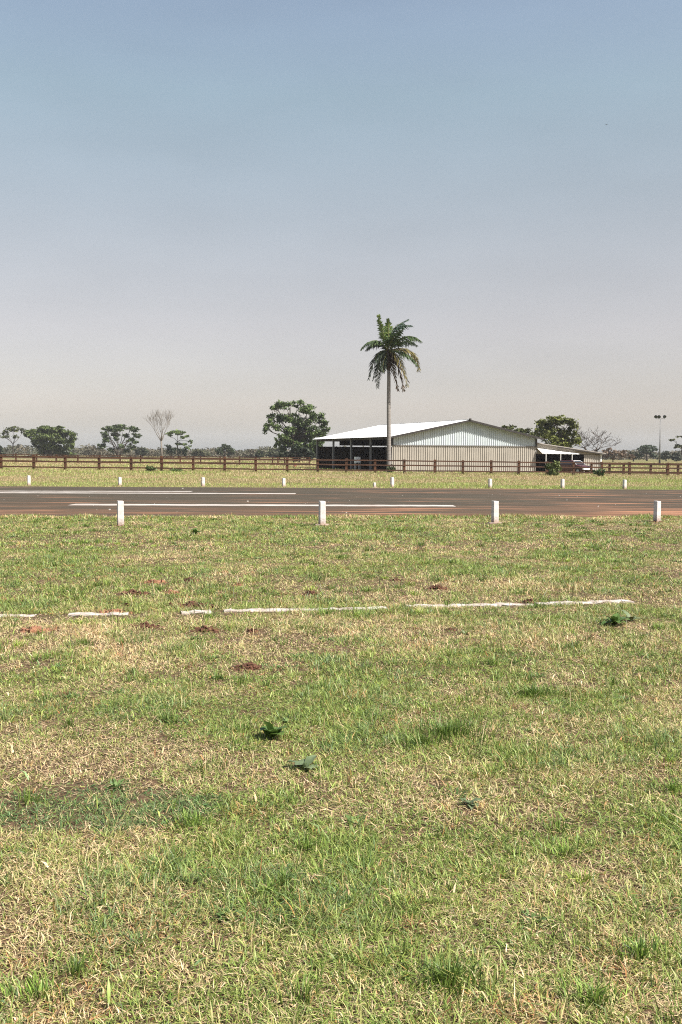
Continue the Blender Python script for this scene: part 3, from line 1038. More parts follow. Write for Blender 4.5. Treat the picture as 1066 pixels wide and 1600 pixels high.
def frond(mid, tip, dy_m, dy_t, cA, cB, ll=.75, droop=.75, start=(410, 420), n=46, name='frond', up=0.0, w_=.062):
    a, m_, b_ = pl(*start), pl(*mid, dy_m), pl(*tip, dy_t)
    ctrl = m_ * 2 - (a + b_) * .5
    V, I, T = [], [], []
    P = []
    for i in range(n + 1):
        t = i / n
        P.append(a * (1 - t) ** 2 + ctrl * 2 * t * (1 - t) + b_ * t * t)
    def quad(p, d, L, wv, col):
        k = len(V)
        mid_ = p + d * L * .5 + Vector((0, 0, -droop * L * .10))
        e = p + d * L + Vector((0, 0, -droop * L * .42))
        V.extend([p - wv * .4, p + wv * .4, mid_ + wv, mid_ - wv, e])
        I.append((k, k + 1, k + 2, k + 3))
        I.append((k + 3, k + 2, k + 4))
        T.extend([col] * 5)
    for i in range(3, n + 1):
        t = i / n
        tan = (P[i] - P[i - 1]).normalized()
        side = tan.cross(Vector((0, 0, 1)))
        if side.length < .2:
            side = tan.cross(Vector((0, 1, 0)))
        side.normalize()
        nrm = side.cross(tan)
        prof = min(1, t * 4 + .1) * (1 - max(0, t - .55) * 1.65)
        for s in (-1, 1):
            for rep in range(2):
                if rnd.random() < .12:
                    continue
                L = ll * 1.45 * prof * rnd.uniform(.55, 1.15)
                d = (side * s + tan * rnd.uniform(.45, .9) + nrm * (rnd.uniform(-.35, .5) + up) + Vector((0, 0, -.35 * droop))).normalized()
                mixv = rnd.random()
                col = [cA[k] * (1 - mixv) + cB[k] * mixv for k in range(3)]
                wv = (tan * .8 + nrm * rnd.uniform(-.5, .5)).normalized() * w_ * rnd.uniform(.7, 1.2)
                quad(P[i] + tan * rnd.uniform(-.03, .03), d, L, wv, col)
    quads = np.array([f for f in I if len(f) == 4])
    tris = np.array([f for f in I if len(f) == 3])
    fo = raw_mesh(name, np.array([tuple(v) for v in V]), [quads, tris], np.array(T), M_leaf, palm)
    q = MB()
    step = P[::5] + ([P[-1]] if n % 5 else [])
    q.tube(step, [.055 * (1 - .8 * i / (len(step) - 1)) for i in range(len(step))], 5)
    q.build('midrib', M_rib, fo)
    return fo
M_rib = mat('frond_midrib', (0.14, 0.14, 0.05), 0.6, var=.2)
gr = ((.026, .046, .018), (.078, .12, .040))
bl = ((.030, .060, .040), (.085, .135, .085))
yg = ((.08, .13, .03), (.20, .27, .07))
yb = ((.08, .07, .024), (.27, .225, .08))
br = ((.035, .02, .012), (.14, .08, .042))
dk = ((.010, .018, .010), (.030, .046, .022))  # shaded copy of the frond green: crown shade put into the leaf colour
frond((345, 215), (318, 75), -.3, -.5, *yg, ll=.5, droop=.4, start=(405, 400))
frond((415, 220), (405, 115), .1, -.1, *yg, ll=.42, droop=.2, start=(408, 400), up=.3)
frond((440, 235), (600, 120), .8, 1.4, *bl, ll=.75, droop=.6, start=(412, 400))
frond((470, 225), (632, 175), -.2, -.6, *bl, ll=.8, droop=.7, start=(412, 405))
frond((570, 285), (725, 325), -.9, -1.5, *gr, ll=.8, droop=.85)
frond((550, 330), (690, 370), .9, 1.6, *dk, ll=.7, droop=.9)
frond((620, 420), (705, 610), .4, .7, *yb, ll=.75, droop=.8)
frond((570, 440), (690, 560), -.8, -1.1, *gr, ll=.7, droop=.9)
frond((520, 500), (595, 760), -.7, -1.0, *yb, ll=.65, droop=.7)
frond((500, 560), (560, 800), -.2, -.3, *br, ll=.6, droop=.6)
frond((455, 560), (505, 800), .6, .8, *br, ll=.5, droop=.6)
frond((470, 470), (610, 720), .3, .5, *br, ll=.6, droop=.7)
frond((290, 320), (150, 400), -.4, -.7, *gr, ll=.75, droop=.85)
frond((310, 350), (195, 415), .9, 1.5, *dk, ll=.6, droop=.8)
frond((300, 470), (225, 690), -.5, -.8, *dk, ll=.7, droop=.8)
frond((330, 500), (310, 770), .3, .4, *dk, ll=.65, droop=.7)
frond((345, 460), (262, 700), .9, 1.2, *dk, ll=.6, droop=.8)
frond((365, 540), (370, 630), -.6, -.9, *dk, ll=.4, droop=.6)
frond((370, 250), (340, 150), .8, 1.0, *gr, ll=.55, droop=.5, start=(405, 400))
frond((460, 300), (545, 215), -.8, -1.3, *gr, ll=.7, droop=.6, start=(412, 400))

# ------------------------------------------------------------------ trees
GA, GB = (.018, .028, .012), (.05, .07, .026)
leafy_tree('leafy_tree', 'large leafy tree with rounded irregular crown left of the barn', 'tree', 225, 462, (460, 690),
           [(430, 635, 9, 6), (447, 634, 14, 7), (464, 631, 10, 6), (480, 640, 14, 8), (494, 650, 12, 9), (505, 662, 9, 8), (421, 651, 8, 7), (415.5, 670, 7, 9),
            (437, 655, 12, 8), (455, 652, 13, 8), (476, 657, 13, 9), (433, 668, 8, 5), (452, 674, 11, 9), (472, 674, 13, 10), (491, 674, 12, 9), (503, 679, 9, 7),
            (434, 691, 6, 8), (450, 690, 10, 8), (470, 694, 12, 9), (489, 696, 12, 9), (510, 671, 6, 4), (443, 683, 8, 6), (462, 684, 11, 8), (481, 684, 11, 8), (466, 664, 10, 7), (426, 661, 6, 5), (498, 690, 10, 9), (447, 700, 10, 8), (468, 703, 12, 8), (490, 705, 12, 7)],
           46, .25, GA, (.125, .185, .055), tr=.5, clump=.36, extra_trunks=((475, 670), (445, 675)))
leafy_tree('bush', 'low dark bushes growing around the foot of the large leafy tree', 'bush', 222, 468, (468, 712),
           [(452, 709, 10, 8), (468, 708, 10, 9), (485, 709, 11, 9), (500, 709, 8, 9), (440, 712, 7, 4), (460, 703, 8, 6), (478, 703, 9, 6)], 40, .28, (.012, .02, .012), (.03, .042, .022), tr=.12)
leafy_tree('acacia_tree', 'thin sparse tree at the far left edge of the pasture', 'tree', 370, 21, (20.5, 694),
           [(20, 670, 12, 5), (6, 676, 7, 4), (33, 674, 5, 5), (10, 682, 9, 3), (28, 683, 6, 3), (-12, 678, 10, 5)], 13, .34, (.035, .045, .018), (.11, .125, .05), tr=.28, sparse=.9)
leafy_tree('bush', 'dark round bush cut by the left edge of the photo', 'bush', 350, 2, (2, 708), [(2, 704, 7, 8), (-8, 703, 8, 9)], 26, .36, (.014, .022, .012), (.035, .047, .022), tr=.15)
leafy_tree('umbrella_tree', 'broad dense umbrella tree with dark underside at the left', 'tree', 350, 79, (79, 698),
           [(80, 674, 26, 5), (58, 677, 13, 6), (104, 679, 13, 6), (80, 671, 16, 4), (70, 676, 14, 6), (92, 676, 14, 6), (66, 688, 13, 6), (96, 688, 14, 7), (80, 697, 13, 7), (63, 699, 8, 9), (113, 690, 8, 7), (47, 679, 7, 7), (92, 702, 12, 7), (118, 681, 5, 5), (84, 683, 16, 6), (52, 691, 9, 7), (108, 698, 9, 7), (72, 668.5, 9, 3), (93, 669, 9, 3), (70, 706, 12, 6), (95, 709, 16, 4)],
           30, .36, (.02, .027, .011), (.13, .175, .048), tr=.5, extra_trunks=((66, 695), (94, 695)))
leafy_tree('acacia_tree', 'open airy acacia whose limbs show through the crown, left of the bare tree', 'tree', 360, 185, (184, 702),
           [(170, 670, 11, 4), (187, 667, 14, 4), (205, 671, 11, 5), (160, 679, 7, 5), (214, 680, 7, 4), (160, 697, 7, 6), (205, 697, 6, 5), (178, 679, 8, 4), (197, 681, 7, 3), (172, 703, 6, 4), (196, 704, 6, 4), (167, 689, 7, 4), (203, 688, 7, 4), (185, 673, 9, 4), (190, 697, 6, 3), (165, 684, 7, 4), (210, 690, 6, 4), (180, 686, 6, 3)],
           22, .34, (.022, .032, .015), (.10, .145, .05), tr=.4, extra_trunks=((172, 685), (203, 685)))
bare_tree('bare_tree', 'tall leafless pale tree with upswept twigs at the left', 300, 253, 5.4, 14.8, .52, M_paletwig, 12, lean=-.3, tr=.27, up=.75, levels=5, forks=(6, 3))
leafy_tree('acacia_tree', 'bright green tiered tree just right of the bare pale tree', 'tree', 340, 279, (277, 690),
           [(277, 676, 15, 3.5), (262, 679, 7, 3), (291, 683, 8, 3.5), (298, 690, 4, 3.5), (283, 694, 10, 2.5), (296, 699, 6, 4)], 17, .32, (.05, .08, .024), (.16, .22, .065), tr=.26, sparse=.8)
leafy_tree('bush', 'dark bush under the bright green tiered tree', 'bush', 338, 268, (268, 707), [(266, 702, 7, 8), (276, 704, 7, 6), (290, 705, 7, 6)], 24, .34, (.014, .022, .014), (.04, .055, .028), tr=.15)
leafy_tree('round_tree', 'small dark round tree alone between the tiered tree and the large leafy tree', 'tree', 380, 351, (351, 709),
           [(350, 703, 12, 7), (342, 706, 7, 6), (360, 706, 8, 6), (352, 698, 8, 4)], 28, .36, (.02, .03, .018), (.075, .095, .046), tr=.25)
far = [(222, 704, 11, 8, 'round grey green tree far behind the airy acacia', (0.043, 0.053, 0.031), (0.074, 0.084, 0.050), 430),
       (313, 707, 16, 6, 'low olive tree far away right of the tiered tree', (0.062, 0.068, 0.034), (0.105, 0.105, 0.056), 440),
       (394, 708, 15, 9, 'pale brown domed tree far away left of the large leafy tree', (0.074, 0.065, 0.043), (0.118, 0.102, 0.068), 450),
       (430, 705, 20, 10, 'pale olive domed tree far away beside the large leafy tree', (0.068, 0.077, 0.040), (0.105, 0.115, 0.062), 450),
       (406, 709, 9, 6, 'small dark green tree in front of the pale domed trees', (0.031, 0.040, 0.022), (0.068, 0.081, 0.037), 400),
       (148, 705, 18, 6, 'low grey tree far away between umbrella tree and airy acacia', (0.062, 0.056, 0.040), (0.099, 0.087, 0.062), 460),
       (990, 711, 9, 7, 'dark bush at the right beyond the paddock, next to brown thicket', (0.022, 0.028, 0.019), (0.050, 0.056, 0.031), 330),
       (1041, 711, 11, 7, 'grey green bush right of the floodlight mast', (0.031, 0.038, 0.026), (0.059, 0.068, 0.043), 360),
       (1057, 712, 10, 8, 'grey green bush under the tree at the right edge', (0.028, 0.036, 0.025), (0.056, 0.062, 0.040), 350)]
for (px, py, rx, ry, lab, a, b_, D) in far:
    lb = [(px, py, rx * .75, ry * .8), (px - rx * .5, py + ry * .3, rx * .5, ry * .6), (px + rx * .5, py + ry * .3, rx * .5, ry * .6), (px, py + ry * .5, rx * .8, ry * .5)]
    bush = 'bush' in lab
    leafy_tree('bush' if bush else 'round_tree', lab, 'bush' if bush else 'tree', D, px, (px, py + 4), lb, 17, .42, a, b_, tr=.22)
leafy_tree('leafy_tree', 'green tree top showing above the right slope of the barn roof', 'tree', 175, 815, (815, 690),
           [(800, 668, 8, 4), (791, 667, 5, 3), (818, 672, 12, 6), (808, 676, 13, 6), (834, 679, 12, 7), (822, 687, 16, 7)], 34, .22, (.03, .04, .015), (.13, .15, .05), tr=.3)
leafy_tree('leafy_tree', 'dense yellow green round tree behind the lean-to shed', 'tree', 160, 875, (874, 695),
           [(870, 661, 20, 9), (850, 664, 12, 9), (893, 668, 13, 11), (879, 680, 18, 11), (849, 682, 11, 9), (899, 685, 9, 11), (864, 655, 12, 5), (844, 673, 8, 8), (862, 690, 16, 9), (885, 692, 16, 9), (858, 672, 13, 9), (886, 657, 9, 5)],
           64, .20, (.016, .02, .008), (.18, .205, .045), tr=.3, clump=.36)
bare_tree('bare_tree', 'spreading dark leafless tree behind the right end of the lean-to shed', 190, 918, 2.2, 9.4, 1.7, M_darktwig, 33, lean=.9, tr=.42, minr=.034, up=.26, levels=5, forks=(4, 3))
leafy_tree('thicket', 'brown dry thicket right of the lean-to shed', 'thicket', 300, 958, (958, 714),
           [(945, 709, 10, 8), (960, 710, 12, 8), (975, 710, 9, 8), (985, 713, 6, 5), (952, 703, 6, 5)], 20, .28, (.085, .055, .036), (.19, .135, .09), tr=.15)
leafy_tree('umbrella_tree', 'small flat-topped dark tree left of the floodlight mast', 'tree', 380, 1011, (1011, 708),
           [(1012, 699, 13, 4), (1003, 702, 7, 4), (1021, 702, 7, 5), (1012, 706, 12, 3), (1003, 711, 6, 4), (1021, 711, 6, 4)], 28, .34, (.025, .038, .028), (.075, .10, .062), tr=.3)
leafy_tree('acacia_tree', 'layered open tree cut by the right edge of the photo', 'tree', 330, 1068, (1066, 702),
           [(1064, 683, 9, 3.5), (1052, 687, 5, 2), (1075, 680, 10, 4), (1066, 697, 8, 4), (1058, 698, 6, 4), (1085, 690, 9, 5), (1078, 700, 9, 5)], 19, .32, (.028, .036, .015), (.12, .13, .05), tr=.35, sparse=.9)

# reddish mound in the pasture behind the front fence
mp_ = G(461, 140)
t = blob('earth_mound', None, (0, 0, 0), (.34, .3, .62), mat('rusty_earth', (.12, .045, .03), .95, scale=3, col2=(.22, .09, .06)), 4, rough=.12, crumbs=12)
t.location = mp_
tag(t, 'small rusty red earth mound in the pasture before the large leafy tree', 'earth mound')

# far-off scrub woodland: one mass
P, cols = [], []
for px in np.arange(-260, 1330, 2.6):
    for rep in range(2):
        D = rng.uniform(430, 560)
        p = W(px + rng.uniform(-3, 3), 711, D)
        hgt = 1.5 + 3.4 * float(vnoise(np.float64(px), np.float64(rep * 7.0), 22.0, 31)) + 1.4 * rng.random()
        if 940 < px:
            hgt *= .85
        if vnoise(np.float64(px), np.float64(rep * 11.0), 9.0, 91) < .30:
            hgt *= .45
        n = 34
        q_ = rng.normal(size=(n, 3)) * np.array([1.5, 1.5, .0]) + np.array([p.x, D, 0])
        q_[:, 2] = rng.uniform(.1, 1, n) ** .8 * hgt
        P.append(q_)
        tone = float(vnoise(np.float64(px), np.float64(rep * 3.0 + 50), 18.0, 77))
        a = np.array((.105, .084, .058)) * (1 - tone) + np.array((.066, .074, .044)) * tone
        cols.append(np.repeat((a * rng.uniform(.86, 1.14))[None], n, 0))
P, cols = np.concatenate(P), np.concatenate(cols)
V, I, T = leaf_quads(P, .55, cols)
kind(raw_mesh('scrub_woodland', V, [I], T, M_leaf), 'stuff')

# low blue hill far away
M_hill = mat('wooded_hill', (.05, .065, .05), .95, var=.3, scale=.02)
q = MB()
hx = np.linspace(-1500, 1500, 121)
vs = []
for x in hx:
    c = W(206, 711, 2400).x
    h = 17 * math.exp(-((x - c) / 17) ** 2) + 6 + 5 * float(vnoise(np.float64(x), np.float64(1.0), 160, 3))
    vs += [(x, 2300, -.5), (x, 2400, h), (x, 2560, h * .8), (x, 2700, -.5)]
fs = []
for i in range(len(hx) - 1):
    for k in range(3):
        fs.append((4 * i + k, 4 * i + 4 + k, 4 * i + 5 + k, 4 * i + 1 + k))
q.add(vs, fs)
kind(q.build('hills', M_hill, smooth_=True), 'structure')

# ------------------------------------------------------------------ bushes along the fence
def shrub(px, D, wd, hg, label, a, b_, n=260, size=.11):
    p = G(px, D)
    t = thing('shrub', label, 'shrub', p)
    q = MB()
    for k in range(9):
        an = rnd.uniform(0, 6.28)
        e = Vector((math.cos(an) * wd * rnd.uniform(.2, .5), math.sin(an) * wd * rnd.uniform(.2, .5), hg * rnd.uniform(.6, 1.0)))
        limb(q, (rnd.uniform(-.05, .05), rnd.uniform(-.05, .05), -.05), e, .018, .006, .08, 4)
    q.build('stems', M_bark, t)
    k = 14
    cc = np.c_[rng.normal(size=(k, 2)) * wd * .27, rng.uniform(.15, .95, k) * hg]
    cc[:, :2] *= (1.15 - cc[:, 2:3] / hg * .5)
    P_ = np.repeat(cc, n // k, 0) + rng.normal(size=(k * (n // k), 3)) * np.array([wd, wd, hg]) * .09
    P_[:, 2] = np.abs(P_[:, 2])
    tt = rng.random((len(P_), 1))
    V, I, T = leaf_quads(P_, size * 1.1, np.array(a) * (1 - tt) + np.array(b_) * tt)
    raw_mesh('foliage', V, [I], T, M_leaf, t)
shrub(866, 94.5, 1.2, 1.25, 'leafy green shrub against the fence in front of the lean-to shed', (.06, .08, .022), (.16, .195, .06), 760, .085)
shrub(859, 96.5, .7, 1.1, 'small shrub behind the fence beside the leafy green shrub', (.05, .075, .025), (.11, .14, .045), 260)
shrub(937, 92.5, .8, .65, 'dark green shrub against the fence right of the car', (.04, .07, .025), (.09, .13, .045), 460, .08)
shrub(235, 90, .9, .42, 'low green shrub at the fence beside the foot of the bare pale tree', (.06, .09, .03), (.13, .17, .06), 300)
shrub(275, 92, 1.2, .22, 'low weedy patch under the fence below the tiered tree', (.06, .09, .03), (.13, .17, .06), 240)
shrub(612, 103.2, .9, .75, 'small dark sprouting shrub at the foot of the palm', (.04, .055, .025), (.09, .11, .045), 240)

# ------------------------------------------------------------------ bird
bp_ = W(948, 195, 150)
bird = thing('bird', 'tiny dark bird flying high in the sky at the right', 'bird', bp_, .4)
q = MB()
q.tube([(0, -.11, 0), (0, -.06, .005), (0, 0, .012), (0, .07, .005), (0, .14, 0)], [.012, .03, .036, .022, .006], 8)
q.build('body', M_black, bird, True)
for s in (-1, 1):
    q = MB()
    q.add([(s * .02, -.03, .012), (s * .15, -.05, .075), (s * .29, .03, .05), (s * .15, .03, .07), (s * .02, .05, .01),
           (s * .02, -.03, .006), (s * .15, -.05, .069), (s * .29, .03, .047), (s * .15, .03, .064), (s * .02, .05, .004)],
          [(0, 1, 2, 3, 4), (9, 8, 7, 6, 5), (0, 5, 6, 1), (1, 6, 7, 2), (2, 7, 8, 3), (3, 8, 9, 4)])
    q.build('wing', M_black, bird)

# ------------------------------------------------------------------ things lying in the lawn
def gp(px, py):
    r_ = ray(px, py)
    t_ = -CAM_H / r_.z
    return Vector((r_.x * t_, r_.y * t_, 0))

KERBS = [(-40, 962, 52, 961.5, 'faint stretch of sunken white kerb at the left edge of the lawn'),
         (106, 961, 200, 959.5, 'short broken white kerb piece with red soil at its right end'),
         (284, 957.5, 331, 956, 'shortest white kerb piece, stained red, in the middle left of the lawn'),
         (350, 954.5, 606, 950.5, 'long white kerb piece left of the gap in the kerb line'),
         (638, 947.5, 836, 944.5, 'long white kerb piece right of the gap in the kerb line'),
         (842, 944, 990, 939, 'white kerb piece at the right end of the line')]
kerb_ab = []
for i, (x0, y0, x1, y1, lab) in enumerate(KERBS):
    a, b_ = gp(x0, y0 + 3), gp(x1, y1 + 3)
    kerb_ab.append((a, b_))
    n = max(4, int((b_ - a).length / .07))
    wd, hg = .15, (.008 if i == 0 else .017)
    vs, fs = [], []
    d = (b_ - a).normalized()
    nr = Vector((-d.y, d.x, 0))
    for k in range(n + 1):
        p = a.lerp(b_, k / n)
        jw = [rnd.uniform(-.03, .03) for _ in range(4)]
        hz = hg + rnd.uniform(-.008, .006)
        for s_, zz in ((0 + jw[0], -.03), (jw[1], hz), (wd * .5, hz + .004), (wd + jw[2], hz), (wd + jw[3], -.03)):
            q_ = p + nr * s_
            vs.append((q_.x - a.x, q_.y - a.y, zz))
    for k in range(n):
        for m_ in range(4):
            fs.append((5 * k + m_, 5 * k + 5 + m_, 5 * k + 6 + m_, 5 * k + 1 + m_))
    fs += [(0, 1, 2, 3, 4), tuple(5 * n + m_ for m_ in (4, 3, 2, 1, 0))]
    q = MB(); q.add(vs, fs)
    o = q.build('kerb_stone', M_kerb, loc=a)
    tag(o, lab, 'kerb stone', 'pieces of white kerb sunk in the lawn')

SPOTS = [(390, 1046, .13, .10, .045, M_soil, 'heap of dark crumbly earth standing alone in the middle of the lawn'),
         (322, 987, .17, .10, .04, M_soil, 'dark earth clod just below the shortest white kerb piece'),
         (228, 981, .16, .09, .035, M_soil, 'dark earth clod below the short broken kerb piece'),
         (210, 929, .20, .10, .035, M_soil, 'brown earth clod left of centre beyond the kerb line'),
         (240, 911, .20, .09, .03, M_redsoil, 'thin reddish earth spill farthest from the camera at the left'),
         (298, 910, .14, .10, .05, M_soil, 'dark knobbly clod beyond the kerb line, right of the reddish spill'),
         (268, 927, .14, .08, .03, M_redsoil, 'small reddish earth spill between two dark clods beyond the kerb'),
         (52, 987, .20, .12, .025, M_redsoil, 'orange red bare earth patch at the far left below the kerb line'),
         (485, 929, .13, .08, .035, M_soil, 'small brown clod beyond the long kerb piece, above its middle'),
         (683, 921, .14, .09, .045, M_soil, 'dark brown clod right of centre beyond the kerb line'),
         (620, 908, .10, .07, .03, M_soil, 'small dark clod near the centre, farthest from the camera'),
         (372, 916, .10, .08, .03, M_redsoil, 'small orange clod beyond the start of the long kerb piece'),
         (828, 943, .13, .10, .04, M_soil, 'dark earth spilling over the joint of the two right kerb pieces'),
         (300, 949, .26, .09, .03, M_soil, 'strip of brown earth piled behind the shortest kerb piece'),
         (178, 958, .16, .09, .03, M_redsoil, 'red soil heaped on the end of the short broken kerb piece'),
         (200, 947.5, .09, .07, .03, M_soil, 'little black clod behind the end of the short broken kerb piece'),
         (703, 986, .08, .06, .025, M_soil, 'small dark clod right of centre below the kerb line'),
         (395, 988, .09, .06, .03, M_soil, 'small dark clod right of the large clod below the kerb')]
spot_xy = []
for i, (px, py, rx, ry, rz_, m_, lab) in enumerate(SPOTS):
    p = gp(px, py)
    rx, ry, rz_ = rx * 1.12, ry * 1.1, rz_ * 1.25
    o = blob('earth_clod', None, (0, 0, -.008), (rx, ry, rz_), m_, 100 + i, n=6, m=18, rough=.4)
    o.location = p
    tag(o, lab, 'earth clod', 'clods of earth in the lawn')
    spot_xy.append((p.x, p.y, rx, ry))

M_weed = mat('dark_green_weed_leaf', (.045, .095, .020), .45, scale=9, col2=(.135, .215, .05), spec=.5, transl=.2)
M_weed2 = mat('grey_green_weed_leaf', (.09, .13, .06), .45, scale=9, col2=(.20, .25, .13), spec=.5, transl=.2)
def weed(px, py, label, leaves, L, wd, material, lift=.45, seed=1):
    r_ = random.Random(seed)
    p = gp(px, py)
    t = thing('weed', label, 'weed', p, 0, 'broad-leaved weeds in the lawn')
    for k in range(leaves):
        a = 2 * math.pi * (k + r_.uniform(-.3, .3)) / leaves
        d = Vector((math.cos(a), math.sin(a), 0))
        s = Vector((-d.y, d.x, 0))
        ln, ww = L * r_.uniform(.65, 1.1), wd * r_.uniform(.75, 1.15)
        el = lift * r_.uniform(.5, 1.5)
        vs, fs = [], []
        N = 7
        pp = Vector((0, 0, .01))
        for i in range(N + 1):
            tt = i / N
            wv = ww * (math.sin(math.pi * min(1, tt * .93 + .05)) ** .8) * (.5 if i == 0 else 1) + .002
            cr = Vector((0, 0, 1)) * (.25 * wv)
            vs += [pp - s * wv + cr + Vector((0, 0, r_.uniform(-.006, .006))), pp, pp + s * wv + cr + Vector((0, 0, r_.uniform(-.006, .006)))]
            e2 = el - tt * 1.1
            pp = pp + (d * math.cos(e2) + Vector((0, 0, math.sin(e2)))) * ln / N
        for i in range(N):
            for m_ in range(2):
                fs.append((3 * i + m_, 3 * i + m_ + 1, 3 * i + 4 + m_, 3 * i + 3 + m_))
        q = MB(); q.add(vs, fs)
        q.build('leaf', material, t, True)
    spot_xy.append((p.x, p.y, L * .4, L * .35))
weed(960, 978, 'large leafy dark green weed below the right end of the kerb', 17, .17, .034, M_weed, 1.0, 1)
weed(985, 972, 'pale leaved weed close beside the large dark green weed', 6, .15, .032, M_weed2, .8, 2)
weed(425, 1156, 'weed with broad blackish green leaves in the middle of the lawn', 7, .125, .042, M_weed, 1.0, 3)
weed(478, 1203, 'small weed with one silvery long leaf, nearest to the camera of the pair', 6, .105, .024, M_weed2, .7, 4)
weed(735, 1262, 'small pale grey green weed in the right half of the lawn', 7, .06, .018, M_weed2, .7, 5)
weed(305, 835, 'small dark weed near the edge of the runway at the left', 8, .16, .04, M_weed, .9, 6)

# ------------------------------------------------------------------ grass
def blade_mesh(name, x, y, z, h, wd, th0, th1, az, col):
    n = len(x)
    d = np.c_[np.cos(az), np.sin(az), np.zeros(n)]
    sd = az + rng.normal(0, .7, n) + math.pi / 2
    s = np.c_[np.cos(sd), np.sin(sd), rng.normal(0, .15, n)]
    up = np.array([0, 0, 1.0])
    p0 = np.c_[x, y, z]
    p1 = p0 + (h * .5)[:, None] * (np.sin(th0)[:, None] * d + np.cos(th0)[:, None] * up)
    p2 = p1 + (h * .5)[:, None] * (np.sin(th1)[:, None] * d + np.cos(th1)[:, None] * up)
    w_ = (wd / 2)[:, None]
    V = np.stack([p0 - s * w_ * .8, p0 + s * w_ * .8, p1 + s * w_, p1 - s * w_, p2], 1).reshape(-1, 3)
    b_ = np.arange(n)[:, None] * 5
    Q = b_ + np.array([[0, 1, 2, 3]])
    Tt = b_ + np.array([[3, 2, 4]])
    return V, Q, Tt, np.repeat(col, 5, 0)

class Grass:
    def __init__(self):
        self.V, self.Q, self.T, self.C, self.n = [], [], [], [], 0
    def add(self, *a):
        V, Q, T, c = blade_mesh('', *a)
        self.V.append(V); self.Q.append(Q + self.n); self.T.append(T + self.n); self.C.append(c)
        self.n += len(V)
    def build(self, name):
        o = raw_mesh(name, np.concatenate(self.V), [np.concatenate(self.Q), np.concatenate(self.T)], np.concatenate(self.C), M_grass)
        return kind(o, 'stuff')

STRAW = np.array((.82, .65, .415)); STRAW2 = np.array((.52, .36, .18))
GREEN = np.array((.185, .27, .050)); GREEN2 = np.array((.36, .41, .115)); DGREEN = np.array((.050, .10, .020)); BLUE = np.array((.17, .26, .11)); RUST = np.array((.44, .21, .085))

def hash01(a, b, seed):
    k = (a * 374761393 + b * 668265263 + seed * 974711) & 0x7fffffff
    k = ((k ^ (k >> 13)) * 1274126177) & 0x7fffffff
    k = k ^ (k >> 16)
    return (k & 0xffff) / 65535.0

def patches(x, y, cell, seed):
    """irregular patches: one random number per patch, with wavy outlines"""
    wx = x + (vnoise(x, y, cell * .7, seed + 1) - .5) * cell * 1.5 + (vnoise(x, y, cell * .25, seed + 2) - .5) * cell * .6
    wy = y + (vnoise(x, y, cell * .7, seed + 3) - .5) * cell * 1.5 + (vnoise(x, y, cell * .25, seed + 4) - .5) * cell * .6
    return hash01(np.floor(wx / cell).astype(np.int64), np.floor(wy / cell * .8).astype(np.int64), seed)

def tones(x, y, n):
    """per-blade colour: green and straw patches"""
    p1, p2, p3 = patches(x, y, .34, 201), patches(x, y, .16, 301), patches(x, y, .8, 401)
    a = vnoise(x, y, 1.3, 1) * .30 + vnoise(x, y, .42, 2) * .22 + vnoise(x, y, 4.5, 3) * .28 + p1 * .16 + p2 * .16 + p3 * .10     # greenness
    g = a - .60
    r_ = rng.random(n)
    ps = np.clip(.34 + .06 * (1 - smooth(4, 11, y)) - g * 2.5, .06, .85)
    col = np.empty((n, 3))
    t = rng.random((n, 1))
    col[:] = GREEN * (1 - t) + GREEN2 * t
    dark = rng.random(n) < np.clip(.30 + g * .7 + .25 * (p2 > .82), .05, .7)
    col[dark] = (DGREEN * (1 - t) + GREEN * t)[dark]
    blue = rng.random(n) < np.clip(.05 + .26 * (p1 > .88) + .25 * (p2 < .07), .03, .7)
    col[blue] = (BLUE * (.6 + .5 * t))[blue]
    st = r_ < ps
    col[st] = (STRAW2 * (1 - t) + STRAW * t)[st]
    ru = rng.random(n) < .04 + .22 * (p2 < .06)
    col[ru] = RUST
    return col * rng.uniform(.74, 1.32, (n, 1)), st, g

def seg_dist(x, y, a, b_):
    dx, dy = b_.x - a.x, b_.y - a.y
    t = np.clip(((x - a.x) * dx + (y - a.y) * dy) / (dx * dx + dy * dy), 0, 1)
    px_, py_ = a.x + t * dx, a.y + t * dy
    return np.hypot(x - px_, y - py_)

G1 = Grass()
def lawn_points(d0, d1, dens):
    area = (.40 * (d1 * d1 - d0 * d0)) + 3.0 * (d1 - d0)
    N = int(area * dens)
    y = np.sqrt(rng.random(N) * (d1 * d1 - d0 * d0) + d0 * d0)
    x = (rng.random(N) * 2 - 1) * (.40 * y + 1.2)
    return x, y

def keep_mask(x, y, h):
    k = np.ones(len(x), bool)
    for (a, b_) in kerb_ab:
        dn = Vector((-(b_ - a).y, (b_ - a).x, 0)).normalized()
        c0 = a + dn * .085
        c1 = b_ + dn * .085
        dd = seg_dist(x, y, c0, c1)
        inner = dd < .085 - .05 * (vnoise(x, y, .16, 41) - .25)
        k &= ~(inner & (rng.random(len(x)) < .95 - .9 * smooth(.52, .85, vnoise(x, y, .18, 43))))
        front = (dd < .36) & (y < (c0.y + (x - c0.x) * (c1.y - c0.y) / (c1.x - c0.x)))
        k &= ~(front & (vnoise(x, y, .3, 42) < .5) & (h > .03))
    for (sx_, sy_, rx, ry) in spot_xy:
        q_ = ((x - sx_) / rx) ** 2 + ((y - sy_) / ry) ** 2
        k &= ~((q_ < 1) & (rng.random(len(x)) < .75))
        q2 = ((x - sx_) / (rx * 1.2)) ** 2 + ((y - sy_ + ry + .08) / .12) ** 2
        k &= ~((q2 < 1) & (h > .035) & (rng.random(len(x)) < .6))
    return k

